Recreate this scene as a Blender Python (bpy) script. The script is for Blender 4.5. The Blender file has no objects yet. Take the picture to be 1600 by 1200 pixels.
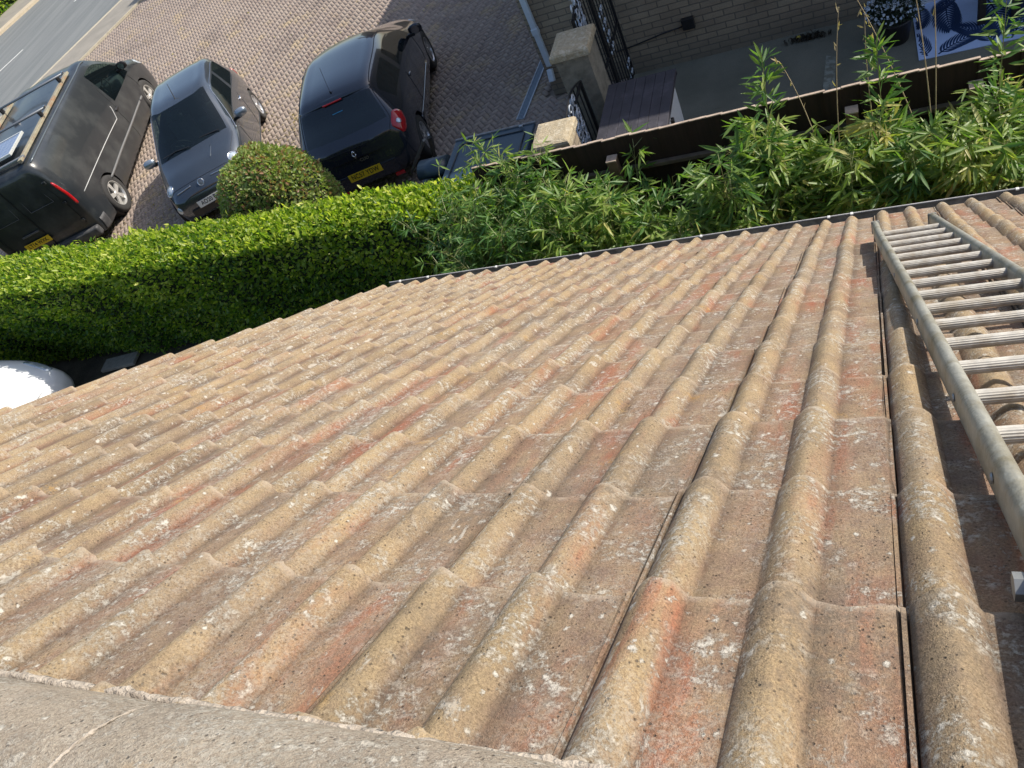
import bpy, bmesh, math, random
import numpy as np
from mathutils import Vector, Matrix, Euler
R = math.radians
S = bpy.context.scene
C = S.collection
random.seed(7); rng = np.random.default_rng(7)

# ------------------------------------------------------------------ camera, sky, sun
CAMZ = 5.5
cd = bpy.data.cameras.new('camera'); cam = bpy.data.objects.new('camera', cd); C.objects.link(cam)
cr = Vector((0.89668838, 0.20405592, -0.39282455)); cdn = Vector((-0.06566473, -0.81627895, -0.57391361)); cf = Vector((-0.43776487, 0.54041638, -0.71854857))
m = Matrix((( cr.x, -cdn.x, -cf.x), (cr.y, -cdn.y, -cf.y), (cr.z, -cdn.z, -cf.z))).to_4x4()
m.translation = (0, 0, CAMZ); cam.matrix_world = m
cd.sensor_width = 36; cd.lens = 27; cd.clip_start = 0.02; cd.clip_end = 800
S.camera = cam
SUN = Vector((0.90, 0.75, 1.0)).normalized()
el = math.asin(SUN.z); az = math.atan2(SUN.x, SUN.y)
w = bpy.data.worlds.new('World'); S.world = w; w.use_nodes = True
nt = w.node_tree; bg = nt.nodes['Background']; sky = nt.nodes.new('ShaderNodeTexSky')
sky.sky_type = 'NISHITA'; sky.sun_disc = False; sky.sun_elevation = el; sky.sun_rotation = az
sky.dust_density = 2.0
nt.links.new(sky.outputs[0], bg.inputs[0]); bg.inputs[1].default_value = 0.15
ld = bpy.data.lights.new('sun', 'SUN'); ld.energy = 4.6; ld.angle = R(0.5); ld.color = (1, 0.93, 0.82)
lo = bpy.data.objects.new('sun', ld); C.objects.link(lo); lo.rotation_euler = (-SUN).to_track_quat('-Z', 'Y').to_euler()
S.view_settings.view_transform = 'Standard'; S.view_settings.look = 'None'; S.view_settings.gamma = 1
S.view_settings.exposure = 0.30
S.cycles.max_bounces = 6

# ------------------------------------------------------------------ helpers
def mkobj(name, verts, faces, mat, parent=None, smooth=False, attrs=None, loc=None):
    me = bpy.data.meshes.new(name)
    if isinstance(verts, np.ndarray) and isinstance(faces, np.ndarray):
        n, k = faces.shape
        me.vertices.add(len(verts)); me.vertices.foreach_set('co', verts.astype(np.float32).ravel())
        me.loops.add(n*k); me.loops.foreach_set('vertex_index', faces.astype(np.int32).ravel())
        me.polygons.add(n); me.polygons.foreach_set('loop_start', np.arange(0, n*k, k, dtype=np.int32))
        me.polygons.foreach_set('loop_total', np.full(n, k, dtype=np.int32))
        me.update(calc_edges=True); me.validate()
    else:
        me.from_pydata([tuple(v) for v in verts], [], [tuple(f) for f in faces]); me.update()
    for an, av in (attrs or {}).items():
        a = me.attributes.new(an, 'FLOAT', 'POINT'); a.data.foreach_set('value', np.asarray(av, dtype=np.float32))
    if smooth: me.polygons.foreach_set('use_smooth', [True]*len(me.polygons))
    if mat: me.materials.append(mat)
    o = bpy.data.objects.new(name, me); C.objects.link(o)
    if parent:
        o.parent = parent
    if loc is not None: o.location = loc
    return o
def tag(o, label, cat, group=None, kind=None):
    if label: o['label'] = label
    if cat: o['category'] = cat
    if group: o['group'] = group
    if kind: o['kind'] = kind
    return o
def thing(name, label, cat, loc=(0, 0, 0), rotz=0, group=None):
    o = bpy.data.objects.new(name, None); C.objects.link(o); o.location = loc; o.rotation_euler = (0, 0, rotz)
    o.empty_display_size = 0.2
    return tag(o, label, cat, group)
def copy_tree(o, parent=None):
    c = o.copy(); C.objects.link(c); c.parent = parent
    for ch in [x for x in bpy.data.objects if x.parent == o]: copy_tree(ch, c)
    return c

class MB:
    def __init__(s): s.v = []; s.f = []; s.sm = False
    def add(s, v, f):
        b = len(s.v); s.v += [Vector(p) for p in v]; s.f += [tuple(b+i for i in q) for q in f]; return s
    def box(s, c, d, rot=None, bev=0.0):
        x, y, z = [k/2 for k in d]
        M = Matrix.Identity(3) if rot is None else Euler(rot).to_matrix() if not isinstance(rot, Matrix) else rot
        if bev <= 0:
            P = [(-x,-y,-z),(x,-y,-z),(x,y,-z),(-x,y,-z),(-x,-y,z),(x,-y,z),(x,y,z),(-x,y,z)]
            F = [(0,3,2,1),(4,5,6,7),(0,1,5,4),(1,2,6,5),(2,3,7,6),(3,0,4,7)]
        else:
            b = min(bev, x*.9, y*.9, z*.9)
            bm = bmesh.new(); bmesh.ops.create_cube(bm, size=1)
            for vv in bm.verts: vv.co = Vector((vv.co.x*2*x, vv.co.y*2*y, vv.co.z*2*z))
            bmesh.ops.bevel(bm, geom=bm.edges[:], offset=b, segments=2, affect='EDGES', profile=0.6)
            bm.verts.index_update()
            P = [tuple(vv.co) for vv in bm.verts]; F = [tuple(vv.index for vv in ff.verts) for ff in bm.faces]; bm.free()
        return s.add([M @ Vector(p) + Vector(c) for p in P], F)
    def tube(s, pts, r, n=8, cap=True, sq=1.0):
        pts = [Vector(p) for p in pts]; rs = r if isinstance(r, (list, tuple)) else [r]*len(pts)
        b = len(s.v); up = None
        for i, p in enumerate(pts):
            t = (pts[min(i+1, len(pts)-1)] - pts[max(i-1, 0)]).normalized()
            if up is None:
                up = Vector((0, 0, 1)) if abs(t.z) < .95 else Vector((1, 0, 0))
            a = t.cross(up).normalized(); bb = a.cross(t).normalized(); up = bb
            for k in range(n):
                th = 2*math.pi*k/n
                s.v.append(p + a*(math.cos(th)*rs[i]) + bb*(math.sin(th)*rs[i]*sq))
        for i in range(len(pts)-1):
            for k in range(n):
                s.f.append((b+i*n+k, b+i*n+(k+1) % n, b+(i+1)*n+(k+1) % n, b+(i+1)*n+k))
        if cap:
            s.f.append(tuple(b+k for k in range(n))[::-1]); e = b+(len(pts)-1)*n; s.f.append(tuple(e+k for k in range(n)))
        return s
    def lathe(s, prof, c, axis='z', n=24, close=False):
        b = len(s.v)
        for (r, h) in prof:
            for k in range(n):
                t = 2*math.pi*k/n; x, y = r*math.cos(t), r*math.sin(t)
                p = Vector((x, y, h)) if axis == 'z' else Vector((x, h, y)) if axis == 'y' else Vector((h, x, y))
                s.v.append(p + Vector(c))
        L = len(prof)
        for i in range(L-1):
            for k in range(n):
                s.f.append((b+i*n+k, b+i*n+(k+1) % n, b+(i+1)*n+(k+1) % n, b+(i+1)*n+k))
        return s
    def obj(s, name, mat, parent=None, smooth=False, loc=None):
        o = mkobj(name, s.v, s.f, mat, parent, smooth, loc=loc)
        me = o.data
        bm = bmesh.new(); bm.from_mesh(me); bmesh.ops.recalc_face_normals(bm, faces=bm.faces[:]); bm.to_mesh(me); bm.free()
        return o
def wobj(mb, name, mat, parent, smooth=False):      # mesh in world coordinates under an unrotated thing
    return mb.obj(name, mat, parent, smooth, loc=-parent.location)

# ------------------------------------------------------------------ materials
MATS = {}
def mat(name, col=(.5,.5,.5), rough=.6, metal=0, coat=0, spec=.5, var=0.0, vscale=20, bump=0, bscale=60, alpha=1, trans=0, dirt=None, dscale=3, dthr=.55):
    if name in MATS: return MATS[name]
    m = bpy.data.materials.new(name); m.use_nodes = True; t = m.node_tree; p = t.nodes['Principled BSDF']
    p.inputs['Base Color'].default_value = (*col, 1); p.inputs['Roughness'].default_value = rough
    p.inputs['Metallic'].default_value = metal; p.inputs['Coat Weight'].default_value = coat; p.inputs['Coat Roughness'].default_value = .03
    p.inputs['Specular IOR Level'].default_value = spec; p.inputs['Alpha'].default_value = alpha
    tc = t.nodes.new('ShaderNodeTexCoord')
    src = None
    if var > 0 or dirt:
        n = t.nodes.new('ShaderNodeTexNoise'); n.inputs['Scale'].default_value = vscale; n.inputs['Detail'].default_value = 6
        t.links.new(tc.outputs['Object'], n.inputs['Vector'])
        r = t.nodes.new('ShaderNodeMapRange'); r.inputs[1].default_value = .25; r.inputs[2].default_value = .75
        r.inputs[3].default_value = 1-var; r.inputs[4].default_value = 1+var; t.links.new(n.outputs[0], r.inputs[0])
        hs = t.nodes.new('ShaderNodeHueSaturation'); hs.inputs['Color'].default_value = (*col, 1); t.links.new(r.outputs[0], hs.inputs['Value'])
        src = hs.outputs[0]
        if dirt:
            n2 = t.nodes.new('ShaderNodeTexNoise'); n2.inputs['Scale'].default_value = dscale; n2.inputs['Detail'].default_value = 9; n2.inputs['Roughness'].default_value = .65
            t.links.new(tc.outputs['Object'], n2.inputs['Vector'])
            r2 = t.nodes.new('ShaderNodeMapRange'); r2.inputs[1].default_value = dthr-.06; r2.inputs[2].default_value = dthr+.12; t.links.new(n2.outputs[0], r2.inputs[0])
            mx = t.nodes.new('ShaderNodeMix'); mx.data_type = 'RGBA'; t.links.new(r2.outputs[0], mx.inputs[0]); t.links.new(src, mx.inputs[6]); mx.inputs[7].default_value = (*dirt, 1)
            src = mx.outputs[2]
        t.links.new(src, p.inputs['Base Color'])
    if bump > 0:
        n = t.nodes.new('ShaderNodeTexNoise'); n.inputs['Scale'].default_value = bscale; n.inputs['Detail'].default_value = 5
        t.links.new(tc.outputs['Object'], n.inputs['Vector'])
        b = t.nodes.new('ShaderNodeBump'); b.inputs['Strength'].default_value = bump; b.inputs['Distance'].default_value = .01
        t.links.new(n.outputs[0], b.inputs['Height']); t.links.new(b.outputs[0], p.inputs['Normal'])
    MATS[name] = m; return m

class NT:                                   # tiny node-graph writer
    def __init__(s, name):
        s.m = bpy.data.materials.new(name); s.m.use_nodes = True; s.t = s.m.node_tree; s.p = s.t.nodes['Principled BSDF']
        s.tc = s.t.nodes.new('ShaderNodeTexCoord').outputs['Object']
    def ln(s, a, b):
        if isinstance(a, (int, float)): b.default_value = a
        elif isinstance(a, tuple): b.default_value = (*a, 1) if len(a) == 3 and b.type == 'RGBA' else a
        else: s.t.links.new(a, b)
    def map(s, scale=(1,1,1), loc=(0,0,0), rot=(0,0,0), src=None):
        n = s.t.nodes.new('ShaderNodeMapping'); s.ln(src or s.tc, n.inputs[0]); n.inputs[1].default_value = loc; n.inputs[2].default_value = rot; n.inputs[3].default_value = scale; return n.outputs[0]
    def noise(s, scale, detail=5, rough=.55, vec=None, dist=0):
        n = s.t.nodes.new('ShaderNodeTexNoise'); n.inputs['Scale'].default_value = scale; n.inputs['Detail'].default_value = detail; n.inputs['Roughness'].default_value = rough; n.inputs['Distortion'].default_value = dist
        s.ln(vec or s.tc, n.inputs['Vector']); return n.outputs[0]
    def voro(s, scale, vec=None, out='Distance', rnd=1):
        n = s.t.nodes.new('ShaderNodeTexVoronoi'); n.inputs['Scale'].default_value = scale; n.inputs['Randomness'].default_value = rnd; s.ln(vec or s.tc, n.inputs['Vector']); return n.outputs[out]
    def rng(s, v, a, b, c=0, d=1):
        n = s.t.nodes.new('ShaderNodeMapRange'); s.ln(v, n.inputs[0]); n.inputs[1].default_value = a; n.inputs[2].default_value = b; n.inputs[3].default_value = c; n.inputs[4].default_value = d; return n.outputs[0]
    def mth(s, op, a, b=0):
        n = s.t.nodes.new('ShaderNodeMath'); n.operation = op; s.ln(a, n.inputs[0]); s.ln(b, n.inputs[1]); return n.outputs[0]
    def mix(s, f, a, b, mode='MIX'):
        n = s.t.nodes.new('ShaderNodeMix'); n.data_type = 'RGBA'; n.blend_type = mode; s.ln(f, n.inputs[0]); s.ln(a, n.inputs[6]); s.ln(b, n.inputs[7]); return n.outputs[2]
    def ramp(s, f, stops):
        n = s.t.nodes.new('ShaderNodeValToRGB'); s.ln(f, n.inputs[0]); e = n.color_ramp.elements
        e[0].position, e[0].color = stops[0][0], (*stops[0][1], 1); e[1].position, e[1].color = stops[-1][0], (*stops[-1][1], 1)
        for p_, c_ in stops[1:-1]:
            q = e.new(p_); q.color = (*c_, 1)
        return n.outputs[0]
    def attr(s, name):
        n = s.t.nodes.new('ShaderNodeAttribute'); n.attribute_name = name; return n.outputs['Fac']
    def bump(s, h, strength=.5, dist=.01):
        b = s.t.nodes.new('ShaderNodeBump'); b.inputs['Strength'].default_value = strength; b.inputs['Distance'].default_value = dist
        s.ln(h, b.inputs['Height']); s.t.links.new(b.outputs[0], s.p.inputs['Normal'])
    def done(s, col=None, rough=None):
        if col is not None: s.ln(col, s.p.inputs['Base Color'])
        if rough is not None: s.ln(rough, s.p.inputs['Roughness'])
        return s.m

def tile_material(name, grey=0.0):
    g = NT(name); roll = g.attr('roll'); tint = g.attr('tint'); soil = g.attr('soil')
    big = g.noise(2.2, 4, .6); med = g.noise(14, 6, .65); fine = g.noise(300, 3, .7); grain = g.noise(700, 2, .8)
    stretch = g.map((9, 2.2, 9)); red = g.noise(1.1, 6, .62, stretch, .4)
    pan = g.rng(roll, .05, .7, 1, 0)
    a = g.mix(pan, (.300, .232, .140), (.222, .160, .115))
    a = g.mix(g.rng(med, .38, .68, 0, .7), a, (.345, .268, .165))
    a = g.mix(g.rng(big, .4, .65, 0, .45), a, (.195, .150, .115))
    m2 = g.noise(32, 6, .7, g.map((1, .6, 1), (5, 2, 0)))
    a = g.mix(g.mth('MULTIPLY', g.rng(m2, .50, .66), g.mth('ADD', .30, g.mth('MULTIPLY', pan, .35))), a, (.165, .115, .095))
    a = g.mix(g.mth('MULTIPLY', g.rng(g.noise(5, 7, .7, g.map((1, 1, 1), (3, 1, 0))), .52, .68), .5), a, (.165, .130, .110))
    rf = g.mth('ADD', red, g.mth('MULTIPLY', g.mth('SUBTRACT', tint, .5), .10))
    rf = g.mth('SUBTRACT', rf, g.mth('MULTIPLY', roll, .10))
    a = g.mix(g.mth('MULTIPLY', g.rng(rf, .47, .60), (.5 if grey < .5 else .1)), a, (.27, .140, .092))
    a = g.mix(g.mth('MULTIPLY', g.rng(rf, .56, .66), g.rng(m2, .66, .42, .25, .85 if grey < .5 else .15)), a, (.28, .112, .070))
    if grey: a = g.mix(grey, a, (.315, .285, .245))
    # sandy grain and pits
    a = g.mix(1.0, a, g.ramp(g.mth('ADD', g.mth('MULTIPLY', fine, .55), g.mth('MULTIPLY', grain, .45)), [(.34, (.50, .47, .44)), (.5, (1, 1, 1)), (.66, (1.5, 1.5, 1.45))]), 'MULTIPLY')
    pit = g.voro(120); pmask = g.mth('MULTIPLY', g.rng(pit, .12, .25, 1, 0), g.rng(g.noise(30, 5, .7), .46, .56))
    a = g.mix(g.mth('MULTIPLY', pmask, .8), a, (.055, .042, .032))
    a = g.mix(1.0, a, g.ramp(tint, [(0, (.85, .83, .82)), (.5, (1.03, 1, .97)), (1, (1.19, 1.12, 1.01))]), 'MULTIPLY')
    # lichen: patches broken up into crusty specks
    l1 = g.noise(9, 3, .5, g.map((1, 1, 1), (7, 3, 1))); l2 = g.noise(75, 7, .78)
    lm = g.mth('MULTIPLY', g.rng(l1, .47 if grey < .5 else .36, .62, 0, 1), g.rng(l2, .49, .60))
    l3 = g.mth('MULTIPLY', g.rng(g.noise(3.1, 3, .5, g.map((1, 1, 1), (1, 9, 4))), .50, .62, 0, .8), g.rng(g.noise(34, 8, .75, g.map((1, .55, 1), (2, 7, 0)), .6), .565, .62))
    lm = g.mth('MAXIMUM', lm, l3)
    for sc_, th_ in ((26, .40), (55, .46)):
        mp = g.map((1, .8, 1), (2+sc_, 5, 0))
        sp = g.rng(g.mth('ADD', g.voro(sc_, mp), g.mth('MULTIPLY', g.mth('SUBTRACT', g.noise(95, 6, .75), .5), 1.1)), .06, .18, 1, 0)
        sp = g.mth('MULTIPLY', sp, g.rng(g.voro(sc_, mp, 'Color'), th_+.10, th_+.14)); lm = g.mth('MAXIMUM', lm, sp)
    cr0 = g.mth('MULTIPLY', g.rng(g.noise(4.3, 4, .6, g.map((1, .7, 1), (8, 8, 1))), .44, .62), g.rng(g.noise(120, 7, .8), .46, .60))
    a = g.mix(g.mth('MULTIPLY', cr0, .42 if grey < .5 else .6), a, (.47, .44, .375))
    dk = g.mth('MULTIPLY', g.rng(g.noise(3.7, 5, .65, g.map((1, .7, 1), (2, 18, 1))), .50, .66), g.rng(g.noise(85, 6, .8), .40, .58))
    a = g.mix(g.mth('MULTIPLY', dk, .55), a, (.115, .100, .082))
    a = g.mix(g.mth('MULTIPLY', lm, .84), a, (.58, .555, .49))
    yl = g.mth('MULTIPLY', g.rng(g.noise(6, 2, .5, g.map((1, 1, 1), (11, 8, 2))), .66, .72), g.rng(l2, .48, .56))
    a = g.mix(g.mth('MULTIPLY', yl, .55), a, (.42, .25, .07))
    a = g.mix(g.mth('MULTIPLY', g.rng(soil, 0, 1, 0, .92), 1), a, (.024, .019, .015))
    a = g.mix(g.mth('MULTIPLY', g.attr('edge'), g.rng(m2, .40, .56, .05, .55)), a, (.48, .40, .31))  # dusty front edges of the tiles, with a highlight painted into the colour
    h = g.mth('ADD', g.mth('MULTIPLY', fine, .6), g.mth('ADD', g.mth('MULTIPLY', grain, .4), g.mth('MULTIPLY', med, 1.6)))
    h = g.mth('ADD', h, g.mth('MULTIPLY', lm, .35)); h = g.mth('SUBTRACT', h, g.mth('MULTIPLY', pmask, .6))
    g.bump(h, .75, .006)
    g.p.inputs['Specular IOR Level'].default_value = .25
    return g.done(a, .9)
M_tile = tile_material('weathered_concrete_tile'); M_ridge = tile_material('grey_ridge_tile', .75)

def leaf_material(name, stops, trans=.45, rough=.45, spec=.5):
    g = NT(name); v = g.attr('leafcol'); c = g.ramp(v, stops)
    t = g.t; tr = t.nodes.new('ShaderNodeBsdfTranslucent'); t.links.new(c, g.p.inputs['Base Color'])
    cc = g.mix(1.0, c, (1.5, 1.7, .7), 'MULTIPLY'); t.links.new(cc, tr.inputs[0])
    mx = t.nodes.new('ShaderNodeMixShader'); mx.inputs[0].default_value = trans; out = t.nodes['Material Output']
    t.links.new(g.p.outputs[0], mx.inputs[1]); t.links.new(tr.outputs[0], mx.inputs[2]); t.links.new(mx.outputs[0], out.inputs[0])
    g.p.inputs['Roughness'].default_value = rough; g.p.inputs['Specular IOR Level'].default_value = spec
    return g.m
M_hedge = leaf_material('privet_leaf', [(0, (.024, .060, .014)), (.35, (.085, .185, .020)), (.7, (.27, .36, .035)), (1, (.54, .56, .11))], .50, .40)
M_bush = leaf_material('bush_leaf', [(0, (.05, .09, .025)), (.45, (.17, .25, .07)), (.8, (.30, .36, .12)), (.95, (.44, .38, .18)), (1, (.30, .16, .10))], .38)
M_bamboo = leaf_material('bamboo_leaf', [(0, (.022, .070, .018)), (.45, (.085, .19, .040)), (.8, (.25, .34, .075)), (1, (.48, .44, .16))], .42)
M_dark = mat('shaded_inner_twigs', (.018, .022, .010), .95)

# ------------------------------------------------------------------ ground, drive, road
def sheet(name, pts, z, m, **k):
    o = mkobj(name, [(x, y, z) for x, y in pts], [tuple(range(len(pts)))], m); tag(o, None, None, kind='structure'); return o
g = NT('garden_soil'); c = g.mix(g.rng(g.noise(3, 8, .7), .35, .65), (.045, .036, .024), (.10, .085, .055)); g.bump(g.noise(30, 8, .7), 1, .05); M_soil = g.done(c, .95)
sheet('ground', [(-300, -300), (300, -300), (300, 300), (-300, 300)], -.03, M_soil)
# road frame: u along the road, v across
ru = Vector((0.206, 0.9785)).normalized(); rv = Vector((-ru.y, ru.x))
R0 = Vector((-20.32, 19.99))
def rp(u, v): q = R0 + ru*u + rv*v; return (q.x, q.y)
g = NT('asphalt'); n = g.noise(1.2, 3, .5, g.map((3.2, .25, 1), rot=(0, 0, .207)))
c = g.mix(g.rng(n, .35, .65), (.115, .128, .128), (.185, .195, .188)); c = g.mix(g.rng(g.noise(120, 3, .7), .35, .7, 0, .6), c, (.27, .27, .26)); g.bump(g.noise(150, 3), .4, .005); M_road = g.done(c, .7)
sheet('road', [rp(-90, 0), rp(90, 0), rp(90, 8.0), rp(-90, 8.0)], 0.0, M_road)
g = NT('pavement_tarmac'); c = g.mix(g.rng(g.noise(2, 5), .35, .7), (.21, .195, .165), (.29, .265, .225)); c = g.mix(g.rng(g.noise(140, 3, .7), .4, .7, 0, .5), c, (.36, .33, .28)); M_pave = g.done(c, .85)
def slab(name, a, b, z0, z1, m):
    P = [rp(-90, a), rp(90, a), rp(90, b), rp(-90, b)]
    v = [(x, y, z0) for x, y in P] + [(x, y, z1) for x, y in P]
    o = mkobj(name, v, [(4,5,6,7),(0,1,5,4),(1,2,6,5),(2,3,7,6),(3,0,4,7)], m); tag(o, None, None, kind='structure'); return o
M_kerb = mat('kerb_concrete', (.46, .41, .31), .85, var=.15, vscale=12)
slab('kerb', -.13, 0.0, -.02, .05, M_kerb)
slab('pavement', -1.45, -.134, -.02, .045, M_pave)
slab('kerb', -1.50, -1.454, -.02, .05, M_kerb)
slab('kerb', 8.0, 8.45, -.02, .08, mat('far_kerb', (.50, .42, .30), .85, var=.12, vscale=9))
slab('pavement', 8.454, 10.2, -.02, .075, M_pave)
M_grass = mat('verge_grass_soil', (.10, .14, .03), .95, var=.4, vscale=8)
slab('lawn', 10.2, 60, -.02, .07, M_grass)
M_paint = mat('road_paint', (.62, .62, .58), .6, var=.12, vscale=25)
mk = MB()
for u in np.arange(-60, 60, 4.55):
    a = u + 1.9
    P = [rp(a, 4.05), rp(a+1.9, 4.05), rp(a+1.9, 4.15), rp(a, 4.15)]
    mk.add([(x, y, .004) for x, y in P], [(0, 1, 2, 3)])
o = mk.obj('road_marking', M_paint); tag(o, None, None, kind='structure')
o = MB().add([(*rp(-80, 7.0), .0045), (*rp(80, 7.0), .0045), (*rp(80, 7.04), .0045), (*rp(-80, 7.04), .0045)], [(0,1,2,3)]).obj('road_seam', mat('tar_seam', (.22, .225, .22), .8)); tag(o, None, None, kind='structure')

# block paving laid in herringbone
def paving():
    bw = .074; ang = R(38); ca, sa = math.cos(ang), math.sin(ang)
    V = []; F = []; T = []
    def inside(x, y):
        d = (Vector((x, y)) - R0); v = d.dot(rv)
        if v > -1.60: return False
        if y > 21.5 or y < 5.95: return False
        if y > 8.95 and x > -3.92: return False
        return x < -2.75
    g_ = .0018; be = .0035
    for n in range(-370, 370):
        for mm in range(-115, 115):
            for kind in (0, 1):
                cx, cy = (n+4*mm, n) if kind == 0 else (n+3+4*mm, n)
                w_, h_ = (2, 1) if kind == 0 else (1, 2)
                x0, y0, x1, y1 = cx*bw+g_, cy*bw+g_, (cx+w_)*bw-g_, (cy+h_)*bw-g_
                mx_, my_ = (x0+x1)/2, (y0+y1)/2
                wx, wy = mx_*ca-my_*sa-11, mx_*sa+my_*ca+13
                if abs(wx+13) > 12 or abs(wy-14) > 9: continue
                if not inside(wx, wy): continue
                dz = rng.normal(0, .0006); tx, ty = rng.normal(0, .003, 2)
                b = len(V); t = rng.random()
                for (ex, z) in ((0, -.012), (be, 0)):
                    for (px, py) in ((x0+ex, y0+ex), (x1-ex, y0+ex), (x1-ex, y1-ex), (x0+ex, y1-ex)):
                        V.append((px*ca-py*sa-11, px*sa+py*ca+13, z+.012+dz+(px-mx_)*tx+(py-my_)*ty)); T.append(t)
                F += [(b+4, b+5, b+6, b+7), (b, b+1, b+5, b+4), (b+1, b+2, b+6, b+5), (b+2, b+3, b+7, b+6), (b+3, b, b+4, b+7)]
    return np.array(V), np.array(F), T
V_, F_, T_ = paving()
g = NT('paving_block'); t = g.attr('tint')
c = g.ramp(t, [(0, (.24, .185, .155)), (.35, (.295, .232, .195)), (.7, (.33, .27, .225)), (1, (.39, .32, .265))])
c = g.mix(g.rng(g.noise(.45, 7, .65), .38, .66, 0, .7), c, (.37, .30, .245)); c = g.mix(g.rng(g.noise(.8, 6, .7, g.map((1,1,1), (9, 2, 0))), .54, .68, 0, .5), c, (.13, .105, .09)); c = g.mix(g.rng(g.noise(90, 4, .7), .4, .65, 0, .5), c, (.18, .14, .12))
c = g.mix(g.mth('MULTIPLY', g.rng(g.noise(1.4, 6, .7, g.map((1,1,1), (4, 2, 0))), .54, .66), .65), c, (.42, .32, .18))
c = g.mix(g.mth('MULTIPLY', g.rng(g.noise(22, 5, .7), .64, .69), .8), c, (.5, .46, .38))
g.bump(g.noise(90, 4, .7), .5, .006); M_block = g.done(c, .85)
o = mkobj('driveway', V_, F_, M_block, attrs={'tint': T_}); tag(o, None, None, kind='structure')
sheet('driveway_bed', [(-24, 5.9), (-2.75, 5.9), (-2.75, 21.6), (-24, 21.6)], -.012, mat('joint_sand', (.19, .155, .12), .95, var=.4, vscale=4))
g = NT('patio_concrete'); c = g.mix(g.rng(g.noise(1.1, 7, .65), .35, .65), (.155, .150, .112), (.225, .215, .165)); c = g.mix(g.rng(g.noise(80, 5, .7), .45, .7, 0, .5), c, (.09, .085, .065)); g.bump(g.noise(60, 6, .7), .5, .006)
M_patio = g.done(c, .9)
sheet('patio', [(-2.745, 5.3), (7, 5.3), (7, 10.5), (-2.745, 10.5)], .012, M_patio)

# ------------------------------------------------------------------ our bungalow: roof, ridge, gutter, walls
TH = R(38); c8, s8 = math.cos(TH), math.sin(TH); HN = .5
ROOF = Matrix(((1, 0, 0), (0, c8, s8), (0, -s8, c8))).to_4x4(); ROOF.translation = (0, -HN*s8, CAMZ-HN*c8)
bung = thing('bungalow', 'low brown pan-tiled house roof with lichen, filling the foreground', 'house', (0, 0, 0))
GA, CW, NR = .293, .297, 15
JX = -.0067
def profile():
    P = []
    def roll(a, b, n=11):
        for i in range(n+1):
            t = i/n; P.append((a+(b-a)*t, .0248*max(0, math.sin(math.pi*t))**.95, 0 if 0 < i < n else .35))
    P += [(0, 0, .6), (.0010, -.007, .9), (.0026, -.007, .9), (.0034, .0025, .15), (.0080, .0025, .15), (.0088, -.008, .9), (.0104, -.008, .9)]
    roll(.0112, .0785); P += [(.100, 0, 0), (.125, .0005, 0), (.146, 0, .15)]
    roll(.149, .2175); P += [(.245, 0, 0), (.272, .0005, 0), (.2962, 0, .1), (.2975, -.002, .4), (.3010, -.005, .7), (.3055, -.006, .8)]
    return P
PR = profile()
V_, F_, RO, TI, SO, ED = [], [], [], [], [], []
for j in range(-12, 14):
    for k in range(-1, NR):
        pr = [p for p in PR if not (j == -12 and p[0] < .148)]
        n = len(pr); b1 = .797+GA*k; x0 = JX+CW*j
        t = float(np.clip(rng.normal(.5, .17), 0, 1)); dx = rng.normal(0, .0011); dn = rng.normal(0, .0026); sk = rng.normal(0, .0025); rx = rng.normal(0, .0035); db = rng.normal(0, .005)
        base = len(V_); rows = [(b1-GA-.02, -.003), (b1-GA*.5, .0055), (b1-.018, .0128), (b1-.0035, .0138), (b1, .0120), (b1+.001, -.002)]
        ph = rng.random(3)*6
        for ri, (bb, lift) in enumerate(rows):
            for (u, z, so) in pr:
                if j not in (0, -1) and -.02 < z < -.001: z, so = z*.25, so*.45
                e = (.0016*math.sin(u*95+ph[0])+.0010*math.sin(u*230+ph[1]) + rng.normal(0, .0011) - .006*max(0, math.sin(u*31+ph[0]*3)-.93)/.07*(t > .55)) if ri >= 3 else 0
                zz = z*(1.0 + (.02 if ri > 1 else 0)) + lift + dn + rx*(u-.15) + .0008*math.sin(bb*60+u*40+ph[2])
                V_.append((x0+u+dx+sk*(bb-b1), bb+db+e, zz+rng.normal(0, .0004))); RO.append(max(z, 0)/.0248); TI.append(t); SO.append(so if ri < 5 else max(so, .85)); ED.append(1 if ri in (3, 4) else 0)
        for ri in range(len(rows)-1):
            for i in range(n-1):
                a = base+ri*n+i; F_.append((a, a+n, a+n+1, a+1))
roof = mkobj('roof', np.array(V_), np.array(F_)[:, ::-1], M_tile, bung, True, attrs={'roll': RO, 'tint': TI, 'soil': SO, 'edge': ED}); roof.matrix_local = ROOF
# sharp step at tile fronts and grooves
bm = bmesh.new(); bm.from_mesh(roof.data)
for e in bm.edges:
    if len(e.link_faces) == 2 and e.calc_face_angle(0) > R(38): e.smooth = False
bm.to_mesh(roof.data); bm.free()
XL, XR = JX-12*CW+.148, JX+14*CW; BE = .797+GA*(NR-1)
mb = MB(); mb.box(((XL+XR)/2+.004, (BE-.03+.1)/2, -.028), (XR-XL-.02, BE-.13, .03))
o = mb.obj('roof_deck', mat('roof_underlay', (.05, .045, .04), .9), bung); o.matrix_local = ROOF
mb = MB().box((XL+.03, BE/2+.1, -.11), (.025, BE-.25, .17)).box((XL+.055, BE/2+.1, -.025), (.06, BE-.25, .008))
o = mb.obj('bargeboard', mat('white_upvc', (.72, .72, .70), .35), bung); o.matrix_local = ROOF
mb = MB()                                        # mortar under the verge tiles
for k in range(60): mb.box((XL+.008, .5+k*(BE-.5)/60, -.006), (.022, (BE-.5)/60+.01, .020+.006*random.random()), bev=.003)
o = mb.obj('verge_mortar', mat('mortar', (.33, .31, .27), .95, var=.25, vscale=60, bump=.6), bung); o.matrix_local = ROOF
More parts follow.
